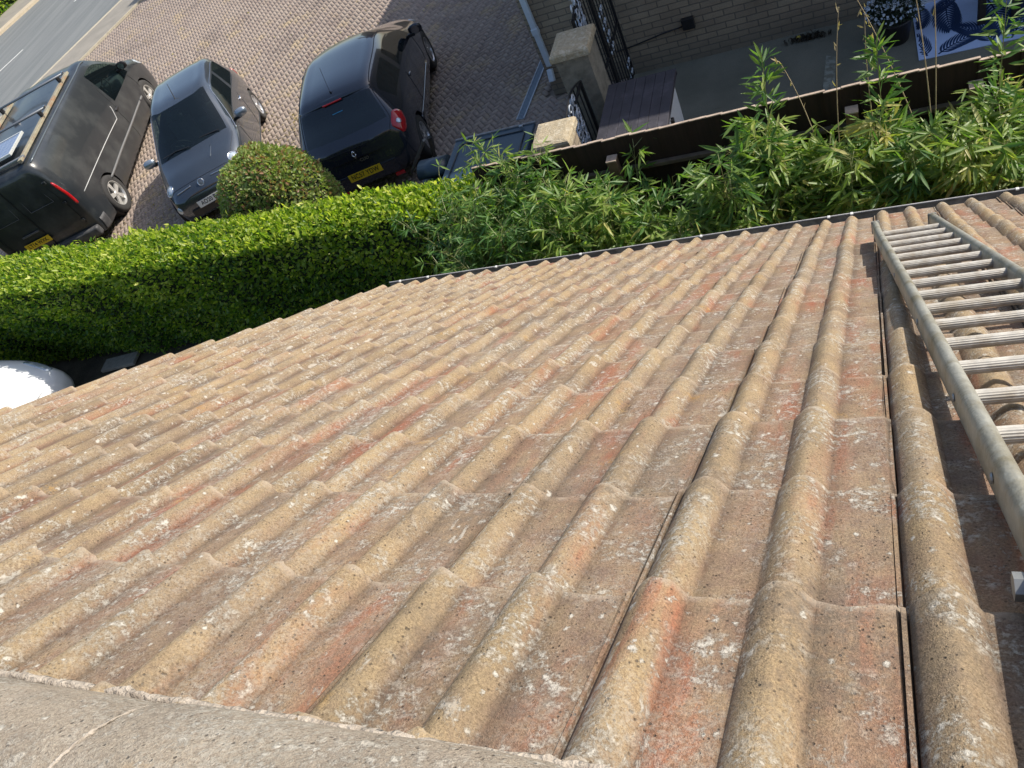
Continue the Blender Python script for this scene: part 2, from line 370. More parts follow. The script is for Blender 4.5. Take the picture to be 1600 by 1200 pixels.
# back slope, simple run of the same tiles
V_, F_, RO, TI, SO = [], [], [], [], []
ridY = .315*c8 - HN*s8; ridZ = CAMZ - HN*c8 - .315*s8
for j in range(-12, 14):
    x0 = JX+CW*j
    for k in range(8):
        t = random.random(); base = len(V_)
        for (b_, lift) in ((k*GA, -.002), (k*GA+GA, .0125), (k*GA+GA+.001, -.002)):
            for (u, z, so) in PR[::2]:
                q = (x0+u, ridY - b_*c8 + (z+lift)*(-s8), ridZ-.02 - b_*s8 + (z+lift)*c8)
                V_.append(q); RO.append(max(z, 0)/.0248); TI.append(t); SO.append(0)
        n = len(PR[::2])
        for r_ in range(2):
            for i in range(n-1):
                a = base+r_*n+i; F_.append((a, a+n, a+n+1, a+1))
bs = mkobj('back_roof_slope', np.array(V_), np.array(F_), M_tile, bung, True, attrs={'roll': RO, 'tint': TI, 'soil': SO})
# ridge tiles: half round caps, each one its own part
def ridge_piece(x0, x1, i):
    n = 26; rad = .151; cz = -.062; V = []; F = []; ro = []; st = [x0+.001, x0+.03, x0+.1, (x0+x1)/2, x1-.1, x1-.03, x1-.001]
    cy = ridY; c0z = ridZ + cz
    ja = rng.normal(0, .002); ph = rng.random(2)*6
    for si, x in enumerate(st):
        for q in range(n+1):
            a = -R(112) + R(224)*q/n
            rr = rad + .0015*math.sin(a*9+ph[0]) + (.0012*math.sin(x*31+ph[1])) + (-.004 if si in (0, len(st)-1) else 0)
            V.append((x, cy+rr*math.sin(a)*1.0+ja, c0z+rr*math.cos(a))); ro.append(.7)
    m_ = n+1
    for si in range(len(st)-1):
        for q in range(n): F.append((si*m_+q, si*m_+q+1, (si+1)*m_+q+1, (si+1)*m_+q))
    # thickness lip
    b = len(V)
    for si, x in enumerate(st):
        for a, rr in ((R(112), rad-.014), (-R(112), rad-.014)):
            V.append((x, cy+rr*math.sin(a)+ja, c0z+rr*math.cos(a))); ro.append(.7)
    for si in range(len(st)-1):
        F.append((si*m_+n, b+si*2, b+(si+1)*2, (si+1)*m_+n)); F.append((si*m_, (si+1)*m_, b+(si+1)*2+1, b+si*2+1))
    t = float(np.clip(rng.normal(.5, .2), 0, 1))
    o = mkobj('ridge_tile', V, F, M_ridge, bung, True, attrs={'roll': ro, 'tint': [t]*len(V), 'soil': [0]*len(V)})
    bm = bmesh.new(); bm.from_mesh(o.data); bmesh.ops.recalc_face_normals(bm, faces=bm.faces[:]); bm.to_mesh(o.data); bm.free()
x = -3.46+.07; i = 0
while x < XR:
    ridge_piece(x, x+.449, i); x += .452; i += 1
# pale mortar bead along the edge of the ridge caps and at the joints
def bead(pts, r, name, matn, parent, seed, jit=.35):
    rr = np.random.default_rng(seed); V = []; F = []; n = 8
    for i, p in enumerate(pts):
        p = Vector(p); t = (Vector(pts[min(i+1, len(pts)-1)])-Vector(pts[max(i-1, 0)])).normalized()
        up = Vector((0, .3, .95)); a = t.cross(up).normalized(); b = a.cross(t)
        sc = r*(1+rr.normal(0, jit)*.35)
        for k in range(n):
            th = 2*math.pi*k/n; q = sc*(1+rr.normal(0, .18)); V.append(p+a*q*math.cos(th)+b*q*math.sin(th)*.8)
    for i in range(len(pts)-1):
        for k in range(n): F.append((i*n+k, i*n+(k+1) % n, (i+1)*n+(k+1) % n, (i+1)*n+k))
    o = mkobj(name, V, F, matn, parent, True)
    return o
M_mort = mat('pale_mortar', (.40, .35, .29), .95, var=.3, vscale=70, bump=.9, bscale=140, dirt=(.25, .21, .17), dscale=30, dthr=.55)
ed = R(96)
pts = [(x_, ridY+.1555*math.sin(ed), ridZ-.060+.1555*math.cos(ed)-.002) for x_ in np.arange(XL, XR, .012)]
bead(pts, .0062, 'ridge_mortar', M_mort, bung, 3)
x = -3.39
while x < XR:
    bead([(x, ridY+.149*math.sin(a), ridZ-.062+.149*math.cos(a)) for a in np.linspace(-R(100), R(98), 90)], .0022, 'joint_mortar', M_mort, bung, int(x*100)+900, .6); x += .452
# gutter
M_gut = mat('grey_gutter_plastic', (.075, .072, .068), .45, var=.3, vscale=14, dirt=(.16, .15, .13), dscale=12, dthr=.5)
gy = BE*c8 - HN*s8; gz = CAMZ-HN*c8-BE*s8
GCY, GCZ, GR = gy+.052, gz-.040, .056
mb = MB(); V = []; n = 12
for x_ in (XL+.02, XR):
    for q in range(n+1):
        a = math.pi*q/n; V.append((x_, GCY+GR*math.cos(a), GCZ-GR*math.sin(a)))
    for q in range(n+1):
        a = math.pi*(n-q)/n; V.append((x_, GCY+(GR-.004)*math.cos(a), GCZ-(GR-.004)*math.sin(a)))
m_ = 2*n+2
mb.add(V, [(q, (q+1) % m_, m_+(q+1) % m_, m_+q) for q in range(m_)] + [tuple(range(m_)), tuple(range(m_, 2*m_))])
gut = wobj(mb, 'gutter', M_gut, bung)
mb = MB(); mb.tube([(XL+.02, GCY+GR+.001, GCZ+.002), (XR, GCY+GR+.001, GCZ+.002)], .0042, 6); o = mb.obj('gutter_rim', mat('pale_gutter_rim', (.42, .41, .40), .4, var=.3, vscale=9), gut)
for gx in (-3.30, -3.05, -2.47, -1.82, -1.0, -.245, -.12, .70, 1.6, 2.5):
    mb = MB(); mb.box((gx, GCY+GR-.004, GCZ+.004), (.016, .018, .010), bev=.002)
    mb.tube([(gx, GCY+(GR+.003)*math.cos(a), GCZ-(GR+.003)*math.sin(a)) for a in np.linspace(0, math.pi, 9)], .004, 5)
    mb.obj('gutter_clip', mat('white_clip', (.62, .62, .60), .5), gut)
mb = MB().box(((XL+XR)/2, GCY-GR-.018, GCZ-.05), (XR-XL-.1, .02, .16)); wobj(mb, 'fascia_board', MATS['white_upvc'], bung)
g = NT('own_brick'); br = g.t.nodes.new('ShaderNodeTexBrick'); vx = g.map((1, 1, 1), rot=(R(90), 0, 0)); g.ln(vx, br.inputs[0])
br.inputs['Color1'].default_value = (.30, .17, .11, 1); br.inputs['Color2'].default_value = (.36, .22, .15, 1); br.inputs['Mortar'].default_value = (.33, .30, .26, 1); br.inputs['Scale'].default_value = 1; br.inputs['Brick Width'].default_value = .225; br.inputs['Row Height'].default_value = .075; br.inputs['Mortar Size'].default_value = .006
M_brick_own = g.done(br.outputs[0], .9)
mb = MB(); wy = GCY-.30; mb.box(((XL+XR)/2+.1, (wy-3.2)/2, (gz-.12)/2-.1), (XR-XL-.35, wy+3.2, gz-.12+.15))
wobj(mb, 'wall', M_brick_own, bung)

# ------------------------------------------------------------------ ladder lying on the roof
M_alu = mat('weathered_aluminium', (.36, .36, .32), .5, metal=.45, var=.18, vscale=30, bump=.25, bscale=120, dirt=(.24, .22, .16), dscale=10, dthr=.53)
M_rung = mat('rung_aluminium', (.44, .42, .375), .65, metal=.15, var=.2, vscale=60, dirt=(.33, .29, .23), dscale=25, dthr=.52)
M_steel = mat('zinc_steel', (.30, .31, .31), .5, metal=.6, var=.2, vscale=40)
lad = thing('roof_ladder', 'long weathered aluminium ladder with fluted rungs lying down the tiled roof', 'ladder'); lad.matrix_world = ROOF
def lad_pt(b, side, nh=None):     # b in projected units measured from the photo
    n_ = np.interp(b, [1.2, 3, 5, 8.5], [.050, .057, .066, .076]) if nh is None else nh
    k = 1-n_/HN
    a = np.interp(b, [1.6, 2.68, 5.2, 8.2, 8.95], [.310, .268, .163, .023, .002]) if side == 0 else np.interp(b, [.9, 5.24, 8.28, 8.95], [.985, .742, .564, .524])
    return Vector((a*.5*k, b*.5*k, n_))
for side in (0, 1):
    pts = [lad_pt(b, side) for b in np.linspace(.95, 8.95, 40)]
    pts[-1] = lad_pt(8.95, side)
    mb = MB(); V = []
    # D-shaped rail section extruded along the line
    sec = [(.015*math.cos(a), .031*math.sin(a)-.006) for a in np.linspace(0, 2*math.pi, 16, endpoint=False)]
    sec = [(max(-.012, min(.012, x_))*1.15, y_) for x_, y_ in sec]
    b0 = 0
    for p in pts:
        for (sx_, sz_) in sec: V.append(p+Vector((sx_, 0, sz_)))
    L_ = len(sec); F = [(i*L_+k, i*L_+(k+1) % L_, (i+1)*L_+(k+1) % L_, (i+1)*L_+k) for i in range(len(pts)-1) for k in range(L_)]
    F += [tuple(range(L_))[::-1], tuple((len(pts)-1)*L_+k for k in range(L_))]
    mb.add(V, F); rail = mb.obj('rail', M_alu, lad, True)
    # end shoe
    e = pts[-1]; MB().box((e.x, e.y+.012, e.z-.004), (.034, .035, .055), bev=.006).obj('end_cap', mat('grey_rubber', (.16, .16, .15), .7), rail)
for b in (2.35, 3.1, 4.4, 5.9, 7.3):
    p = lad_pt(b, 0); MB().lathe([(.001, -.0172), (.006, -.0168), (.0075, -.0145)], (p.x, p.y, p.z-.004), 'x', 10).obj('rivet', M_steel, lad)
k = 0
bl = [8.17+.005-.3937*i for i in range(18)]
for b in bl:
    if b < 1.0: break
    p = lad_pt(b, 0); q = lad_pt(b+.07, 1); mb = MB(); d = (q-p).normalized(); n_ = 36
    V = []
    up = Vector((0, 0, 1)); yv = d.cross(up).normalized()
    for e in (p, q):
        for i in range(n_):
            a = 2*math.pi*i/n_; rr = .0130 if i % 2 else .0121
            V.append(e+yv*math.cos(a)*rr+up*math.sin(a)*rr)
    mb.add(V, [(i, (i+1) % n_, n_+(i+1) % n_, n_+i) for i in range(n_)])
    mb.obj('rung', M_rung, lad)
# hook bracket bolted to the left rail near the ridge
for side in (0, 1):
    p = lad_pt(1.78, side); mb = MB()
    mb.box((p.x+(.002 if side == 0 else -.002), p.y-.09, p.z+.004), (.05, .22, .012), bev=.003)
    mb.tube([(p.x-.034, p.y+.004, p.z-.012), (p.x+.034, p.y+.004, p.z-.012)], .0085, 12)
    for sx_ in (-.032, .032):
        mb.tube([(p.x+sx_-.005, p.y+.004, p.z-.012), (p.x+sx_+.005, p.y+.004, p.z-.012)], .0145, 6)
    mb.tube([(p.x-.022, p.y+.004, p.z-.012), (p.x-.018, p.y+.004, p.z-.012)], .019, 16)
    br_ = mb.obj('hook_bracket', M_steel, lad)
# hook over the ridge
p = lad_pt(1.5, 0); q = lad_pt(1.5, 1)
for e in (p, q): MB().tube([e+Vector((0, 0, .005)), Vector((e.x, .30, .16)), Vector((e.x, .18, .15)), Vector((e.x, .10, .02))], .011, 8).obj('ridge_hook', M_steel, lad, True)

# ------------------------------------------------------------------ foliage
def leaves(P, Nrm, size, aspect=.5, fold=.25, spread=.9, along=None, six=True, droop=0):
    """leaf cards: P centres, Nrm outward directions; each leaf a folded pointed blade"""
    n = len(P); sz = size*(1+rng.normal(0, .28, n)).clip(.4, 1.8)
    d = rng.normal(0, 1, (n, 3))*spread + (Nrm if along is None else along); d /= np.linalg.norm(d, axis=1)[:, None]
    if droop: d[:, 2] -= droop; d /= np.linalg.norm(d, axis=1)[:, None]
    nn = Nrm + rng.normal(0, .55, (n, 3)); nn -= d*np.sum(nn*d, 1)[:, None]; nn /= np.linalg.norm(nn, axis=1)[:, None]
    sd = np.cross(d, nn); w_ = (sz*aspect/2)[:, None]; L = sz[:, None]
    base = P - d*L*.3; f = w_*fold*2
    v = [base, base+d*L*.32+sd*w_+nn*f*.6, base+d*L*.70+sd*w_*.78+nn*f*.5, base+d*L - nn*f*.5, base+d*L*.70-sd*w_*.78+nn*f*.5, base+d*L*.32-sd*w_+nn*f*.6]
    V = np.stack(v, 1).reshape(-1, 3); k = np.arange(n)[:, None]*6
    F = np.concatenate([k+np.array([[0, 1, 2, 3]]), k+np.array([[0, 3, 4, 5]])], 0)
    return V, F
def leafobj(name, P, N_, size, m, parent, base=.5, sd=.2, aspect=.5, extra=None, **k):
    V, F = leaves(P, N_, size, aspect, **k); c = np.clip(rng.normal(base, sd, len(P)) if extra is None else extra, 0, 1)
    return mkobj(name, V, F, m, parent, False, attrs={'leafcol': np.repeat(c, 6)}, loc=-parent.location)
def lump(x, y, z):
    return (np.sin(x*2.3+z*1.7)*.5 + np.sin(x*5.1+y*3+1)*.3 + np.sin(z*6.3+x*3.7)*.3 + np.sin(x*11+z*9+y*7)*.15)

# clipped privet hedge
HX0, HX1, HY0, HY1, HZ = -17.0, -3.15, 4.88, 5.55, 1.64
def hy1(x): return 5.44+.047*(-3.2-x)
hedge = thing('hedge', 'long clipped bright yellow-green hedge between the driveway and the tiled roof', 'hedge', (-9, 5.4, 0))
def hedge_pts(n):
    P = []; N_ = []
    nt_ = int(n*.40); x = rng.uniform(HX0, HX1, nt_); q_ = rng.uniform(0, 1, nt_); y = HY0+.05+(hy1(x)-.05-HY0-.05)*q_; z = HZ + 0*x
    e = np.minimum(y-HY0, hy1(x)-y); z = HZ - .10*np.exp(-e/.10) + .035*lump(x, y, 0) + rng.normal(0, .022, nt_)
    P.append(np.stack([x, y, z], 1)); ny = np.where(y-HY0 < .16, -.5, np.where(hy1(x)-y < .16, .5, 0)); N_.append(np.stack([0*x, ny, 0*x+1], 1))
    nf = int(n*.46); x = rng.uniform(HX0, HX1, nf); z = rng.uniform(.02, HZ-.05, nf)
    y = HY0-.02 + .36*(1-z/HZ)**1.3 + .07*lump(x, 0, z) + rng.normal(0, .03, nf) + .17*np.clip((z-(HZ-.45))/.45, 0, 1)**2
    P.append(np.stack([x, y, z], 1)); N_.append(np.stack([0*x, 0*x-1, .30+.5*(z > HZ-.4)], 1))
    nb = int(n*.10); x = rng.uniform(HX0, HX1, nb); z = rng.uniform(.5, HZ-.05, nb); y = hy1(x) + .04*lump(x, 1, z) + rng.normal(0, .02, nb)
    P.append(np.stack([x, y, z], 1)); N_.append(np.stack([0*x, 0*x+1, 0*x+.3], 1))
    ne = n-nt_-nf-nb; z = rng.uniform(.02, HZ-.05, ne); y = rng.uniform(HY0+.1, HY1, ne); x = HX1 + .05*lump(y, 1, z) + rng.normal(0, .03, ne)
    P.append(np.stack([x, y, z], 1)); N_.append(np.stack([0*x+1, 0*x, 0*x+.3], 1))
    return np.concatenate(P), np.concatenate(N_)
P, N_ = hedge_pts(80000)
col = np.where((P[:, 2] > HZ-.5), rng.normal(.68, .2, len(P)), rng.normal(.52, .2, len(P)))  # sunlit top and shaded face put into the leaf colour
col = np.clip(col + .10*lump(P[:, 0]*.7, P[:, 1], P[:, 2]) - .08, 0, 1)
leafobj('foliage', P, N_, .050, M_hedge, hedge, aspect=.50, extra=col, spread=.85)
# young shoots standing out of the clipped surface
m_ = (P[:, 2] > HZ-.22); Q = P[m_]; q = rng.choice(len(Q), 3200, replace=False); Q = Q[q] + np.stack([rng.normal(0, .01, 3200), rng.normal(0, .01, 3200), rng.uniform(.01, .07, 3200)], 1)
leafobj('young_shoots', Q, np.tile([[0, -.1, 1.]], (3200, 1)), .06, M_hedge, hedge, base=.82, sd=.15, aspect=.42, spread=.5)
mb = MB(); xs = np.linspace(HX0+.1, HX1-.08, 60); V = []; n = 7
for x in xs:
    H1 = hy1(x); sec = [(HY0+.46, 0), (HY0+.28, .5), (HY0+.14, HZ-.3), (HY0+.22, HZ-.10), (H1-.18, HZ-.09), (H1-.07, HZ-.25), (H1-.08, 0)]
    for (y, z) in sec: V.append((x, y+.03*math.sin(x*5+z*4), z+(.02*math.sin(x*7+y*5) if z > 0 else 0)))
n = len(sec); mb.add(V, [(i*n+k, i*n+k+1, (i+1)*n+k+1, (i+1)*n+k) for i in range(len(xs)-1) for k in range(n-1)] + [tuple(range(n)), tuple((len(xs)-1)*n+k for k in range(n))])
wobj(mb, 'inner_twigs', mat('hedge_core', (.016, .028, .008), .95), hedge)

# round clipped bush
def ball_bush(name, label, c, rad, n, m, size, cat='bush', base=.45, zc=None, group=None):
    t = thing(name, label, cat, (c[0], c[1], 0), 0, group); rx, ry, rz = rad
    d = rng.normal(0, 1, (n, 3)); d /= np.linalg.norm(d, axis=1)[:, None]; d[:, 2] = np.where(d[:, 2] < -.55, -d[:, 2], d[:, 2])
    r = 1 + .035*np.sin(d[:, 0]*7+d[:, 1]*5) + .03*np.sin(d[:, 2]*9+d[:, 0]*4) + rng.normal(0, .022, n)
    P = np.array(c) + d*r[:, None]*np.array(rad)
    leafobj('foliage', P, d/np.array(rad), size, m, t, base=base, sd=.24, aspect=.52, spread=.8)
    mb = MB(); mb.lathe([(math.sin(a)*.90, -math.cos(a)*.90) for a in np.linspace(.01, math.pi-.01, 14)], (0, 0, 0), n=24)
    mb.v = [Vector((v.x*rx+c[0], v.y*ry+c[1], v.z*rz+c[2])) for v in mb.v]
    wobj(mb, 'inner_twigs', mat('bush_core', (.022, .028, .014), .95), t, True)
    mb = MB(); mb.tube([(c[0], c[1], 0), (c[0], c[1], c[2]-.2)], .05, 8); wobj(mb, 'stem', mat('bark', (.08, .06, .04), .9, var=.3), t)
    return t
ball_bush('round_bush', 'rounded olive-green clipped bush between the grey hatchback and the black hatchback', (-6.40, 6.18, 1.08), (.70, .62, .82), 17000, M_bush, .044, base=.72)

# dry grass tuft by the van, and roadside bits
def tuft(name, label, cx, cy, rad, n, h, m, cat='grass', cols=(.9, .1)):
    t = thing(name, label, cat, (cx, cy, 0)); V = []; F = []; cc = []
    for i in range(n):
        a = random.random()*6.28; r_ = rad*math.sqrt(random.random()); x, y = cx+r_*math.cos(a), cy+r_*math.sin(a)*.55; hh = h*random.uniform(.5, 1.1)
        lx, ly = random.gauss(0, .35)*hh, random.gauss(0, .35)*hh; w_ = .004+.003*random.random(); th = random.random()*6.28; dx, dy = w_*math.cos(th), w_*math.sin(th)
        b = len(V); V += [(x-dx, y-dy, 0), (x+dx, y+dy, 0), (x+lx*.4+dx, y+ly*.4+dy, hh*.6), (x+lx*.4-dx, y+ly*.4-dy, hh*.6), (x+lx+dx*.2, y+ly+dy*.2, hh), (x+lx-dx*.2, y+ly-dy*.2, hh)]
        F += [(b, b+1, b+2, b+3), (b+3, b+2, b+4, b+5)]; cc += [np.clip(random.gauss(*cols), 0, 1)]*6
    mkobj('blades', np.array(V), np.array(F), m, t, attrs={'leafcol': cc}, loc=-t.location)
M_straw = leaf_material('straw', [(0, (.10, .16, .04)), (.5, (.30, .27, .12)), (1, (.46, .36, .22))], .3, .7)
tuft('grass_tuft', 'dry straw-coloured grass tuft beside the rear wheel of the van', -11.95, 7.25, .50, 500, .34, M_straw, cols=(.75, .25))
tuft('grass_tuft', 'small green and straw grass tuft at the driveway edge below the grey hatchback', -11.05, 7.05, .45, 200, .22, M_straw, cols=(.5, .3))

# bamboo between the fence and our eaves
culm_m = mat('bamboo_culm', (.22, .24, .09), .5, var=.3, vscale=20)
def bamboo(label, cx, cy, rx, ry, hts, nculm, seed, lean=(0, .05), dens=1.0, col=.5, lsize=.125, low=.15):
    rr = np.random.default_rng(seed); t = thing('bamboo', label, 'bamboo', (cx, cy, 0), 0, 'bamboo plants along the fence')
    mb = MB(); LP = []; LD = []; LN = []; LC = []
    for i in range(nculm):
        a = rr.random()*6.283; r_ = math.sqrt(rr.random()); x, y = cx+rx*r_*math.cos(a), cy+ry*r_*math.sin(a)
        h = rr.uniform(*hts); lx, ly = rr.normal(lean[0], .12)*h, rr.normal(lean[1], .10)*h
        pts = []; K = 9
        for k in range(K):
            s_ = k/(K-1); pts.append((x+lx*s_**1.6, y+ly*s_**1.6, h*s_*(1-.04*s_)))
        mb.tube(pts, [.007*(1-.75*k/(K-1)) for k in range(K)], 5, cap=False)
        ccol = rr.normal(col, .12)
        nodes = int(15*dens*h/1.8)
        for q in range(nodes):
            s_ = low+(1-low)*(q+rr.random())/nodes; k = s_*(K-1); k0 = int(min(k, K-2)); f = k-k0
            p = np.array(pts[k0])*(1-f)+np.array(pts[k0+1])*f
            for br in range(rr.integers(1, 4)):
                az_ = rr.random()*6.283; L = rr.uniform(.10, .34)*(1.15-.6*s_); e = rr.uniform(.1, .9)
                dv = np.array([math.cos(az_)*math.cos(e), math.sin(az_)*math.cos(e), math.sin(e)]); tip = p+dv*L
                mb.tube([tuple(p), tuple(p+dv*L*.6+np.array([0, 0, .01])), tuple(tip)], [.0022, .0016, .001], 3, cap=False)
                nl = rr.integers(4, 9)
                for l in range(nl):
                    aa = az_+rr.normal(0, .85); ee = rr.normal(-.05, .45); ld_ = np.array([math.cos(aa)*math.cos(ee), math.sin(aa)*math.cos(ee), math.sin(ee)])
                    LP.append(tip - dv*L*.35*rr.random() + ld_*.03); LD.append(ld_); LN.append(np.array([0, 0, 1.])+rr.normal(0, .3, 3)); LC.append(np.clip(rr.normal(ccol+.15*(s_-.5), .13), 0, 1))
    P = np.array(LP); V, F = leaves(P, np.array(LN), lsize, .155, fold=.2, spread=.03, along=np.array(LD), droop=.12)
    mkobj('leaves', V, F, M_bamboo, t, attrs={'leafcol': np.repeat(np.array(LC), 6)}, loc=-t.location)
    wobj(mb, 'culms', culm_m, t)
    return t
BAM = [
 ('fine-leaved green bamboo against the end of the clipped hedge', -3.02, 4.58, .34, .36, (1.55, 2.05), 34, 1, (.0, .06), 1.35, .42, .085),
 ('dense mid green bamboo covering the left end of the fence', -2.55, 4.66, .36, .36, (1.55, 2.1), 30, 2, (0, .10), 1.3, .46, .10),
 ('bamboo with drooping yellow-green leaves below the near brick pillar', -2.05, 4.60, .38, .34, (1.4, 1.95), 22, 3, (0, .08), 1.15, .52, .12),
 ('yellowish bamboo fans in front of the pale fence post', -1.60, 4.50, .32, .36, (1.2, 1.72), 18, 4, (0, .05), 1.1, .62, .125),
 ('leafy bright green bamboo whose tallest shoot rises above the fence', -.74, 4.60, .36, .36, (1.4, 1.95), 20, 5, (-.02, .06), 1.2, .50, .125),
 ('low green bamboo hanging close over the gutter', -1.2, 4.25, .40, .25, (.8, 1.2), 9, 6, (0, .02), 1.1, .45, .12),
 ('olive bamboo with dry flower stalks leaning over the fence', .0, 4.55, .34, .34, (1.35, 1.85), 19, 8, (.02, .05), 1.2, .64, .125),
 ('tall bamboo with long loose leaves in front of the patterned rug', .58, 4.60, .34, .32, (1.3, 1.82), 17, 9, (0, .05), 1.15, .66, .125),
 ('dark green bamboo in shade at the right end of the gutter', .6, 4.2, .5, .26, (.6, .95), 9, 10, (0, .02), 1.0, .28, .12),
 ('spiky bamboo beyond the top of the ladder', 1.12, 4.58, .36, .34, (1.25, 1.8), 16, 11, (0, .05), 1.1, .60, .125),
 ('bamboo at the far right end of the fence', 1.85, 4.5, .4, .34, (1.3, 1.85), 14, 12, (0, .05), 1.0, .55, .125)]
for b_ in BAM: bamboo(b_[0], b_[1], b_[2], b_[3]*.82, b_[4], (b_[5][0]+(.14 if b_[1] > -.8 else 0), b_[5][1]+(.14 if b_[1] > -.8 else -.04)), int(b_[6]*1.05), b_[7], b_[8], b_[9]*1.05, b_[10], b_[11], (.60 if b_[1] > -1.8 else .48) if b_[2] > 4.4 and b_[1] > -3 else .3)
# the single tall shoot and the dry stalks
def shoot(cx, cy, top, seed, label):
    rr = np.random.default_rng(seed); t = thing('bamboo_shoot', label, 'bamboo', (cx, cy, 0), 0, 'bamboo plants along the fence'); mb = MB()
    pts = [(cx+(top[0]-cx)*s_**1.5, cy+(top[1]-cy)*s_**1.5, top[2]*s_) for s_ in np.linspace(0, 1, 12)]
    mb.tube(pts, [.008*(1-.8*k/11) for k in range(12)], 5); wobj(mb, 'culms', culm_m, t)
    P = []; D = []; L = []
    for k in range(150):
        s_ = rr.uniform(.62, 1.0); i = s_*11; i0 = int(min(i, 10)); p = np.array(pts[i0])*(1-(i-i0))+np.array(pts[i0+1])*(i-i0)
        a = rr.random()*6.28; e = rr.normal(.35, .4); d = np.array([math.cos(a)*math.cos(e), math.sin(a)*math.cos(e), math.sin(e)])
        P.append(p+d*rr.uniform(.02, .13*(1.35-s_)/.5)); D.append(d); L.append([0, -.3, 1.])
    V, F = leaves(np.array(P), np.array(L), .11, .17, fold=.2, spread=.05, along=np.array(D))
    mkobj('leaves', V, F, M_bamboo, t, attrs={'leafcol': np.repeat(np.clip(rr.normal(.5, .15, len(P)), 0, 1), 6)}, loc=-t.location)
shoot(-.70, 4.75, (-.62, 5.02, 2.35), 3, 'tallest leafy bamboo shoot standing above the fence in front of the bare patio')
shoot(.12, 4.75, (.08, 4.98, 2.28), 4, 'yellow-topped bamboo shoot standing above the fence left of the rug')
shoot(.75, 4.75, (.80, 5.0, 2.42), 5, 'leafy bamboo shoot standing above the fence in front of the rug')
M_dry = mat('dry_stalk', (.42, .34, .20), .7, var=.2)
for i, (a, b, c_) in enumerate([((-.28, 4.85, 1.2), (-.36, 4.95, 1.9), (-.52, 5.05, 2.25)), ((-.20, 4.85, 1.2), (-.20, 5.0, 2.0), (-.12, 5.1, 2.5)), ((.05, 4.9, 1.4), (.0, 5.0, 2.1), (.03, 5.05, 2.45)),
                                ((.32, 4.95, 1.5), (.16, 5.05, 2.1), (-.02, 5.1, 2.55)), ((.42, 4.95, 1.5), (.44, 5.05, 2.3), (.40, 5.1, 2.9)), ((.40, 4.95, 1.5), (.36, 5.05, 2.3), (.26, 5.12, 2.85)), ((1.0, 4.95, 1.5), (1.08, 5.05, 2.2), (1.25, 5.12, 2.75))]):
    lab = ['bare pale stalk bending left over the fence, left of the other dry stalks', 'upright dry stalk with a yellow seed head over the bare patio', 'short dry flower stalk left of the yellow-topped shoot', 'long pale stalk slanting up to the left beside the rug', 'tall dry stalk crossing the patterned rug', 'tall dry stalk slanting left across the corner of the rug', 'dry stalk leaning right in front of the bench'][i]
    t = thing('dry_stalk', lab, 'stalk', (a[0], a[1], 0), 0, 'dry stalks rising above the fence'); mb = MB()
    A, B, D_ = map(Vector, (a, b, c_)); pts = [A*(1-s_)**2+B*2*s_*(1-s_)+D_*s_*s_ for s_ in np.linspace(0, 1, 10)]; mb.tube(pts, [.0045*(1-.6*k/9) for k in range(10)], 5); wobj(mb, 'stem', M_dry, t)
    P = [np.array(pts[k])+rng.normal(0, .012, 3) for k in (5, 6, 7, 7, 8, 8, 9, 9, 9)]; D = rng.normal(0, .5, (len(P), 3))+np.array([0, 0, .8])
    V, F = leaves(np.array(P), rng.normal(0, 1, (len(P), 3)), .05, .2, spread=.1, along=D); mkobj('seed_head', V, F, M_straw, t, attrs={'leafcol': [.85]*(6*len(P))}, loc=-t.location)['kind'] = 'stuff'
# low ground cover in the shade of the bamboo
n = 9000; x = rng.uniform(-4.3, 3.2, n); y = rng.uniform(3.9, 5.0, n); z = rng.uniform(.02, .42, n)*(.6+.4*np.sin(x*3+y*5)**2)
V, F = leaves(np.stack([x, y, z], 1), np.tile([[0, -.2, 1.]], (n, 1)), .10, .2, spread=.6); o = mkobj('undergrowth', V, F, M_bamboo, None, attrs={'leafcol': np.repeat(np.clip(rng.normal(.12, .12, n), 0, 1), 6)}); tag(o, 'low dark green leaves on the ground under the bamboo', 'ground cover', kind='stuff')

# far hedge across the road (top-left corner)
fh = thing('far_hedge', 'bright green hedge across the road in the top-left corner', 'hedge', (*rp(0, 13.2), 0)); n = 16000
u = rng.uniform(-9, 13, n); v = rng.uniform(10.35, 13.4, n); zt = 1.05+.16*np.sin(u*2+v)+rng.normal(0, .05, n); fr = rng.random(n) < .35; v = np.where(fr, 10.3+.12*np.sin(u*3)+rng.normal(0, .05, n), v); zt = np.where(fr, rng.uniform(.05, 1.1, n), zt)
q = np.array([rp(a, b) for a, b in zip(u, v)]); P = np.stack([q[:, 0], q[:, 1], zt], 1)
leafobj('foliage', P, np.tile([[.2, -.1, 1.]], (n, 1)), .12, M_hedge, fh, base=.6, sd=.22, aspect=.5)
mb = MB(); V = [(*rp(a, b), z) for z in (0, .95) for a, b in ((-9, 10.5), (13, 10.5), (13, 13.3), (-9, 13.3))]; mb.add(V, [(4,5,6,7),(0,1,5,4),(1,2,6,5),(2,3,7,6),(3,0,4,7)]); wobj(mb, 'inner_twigs', MATS['hedge_core'], fh)

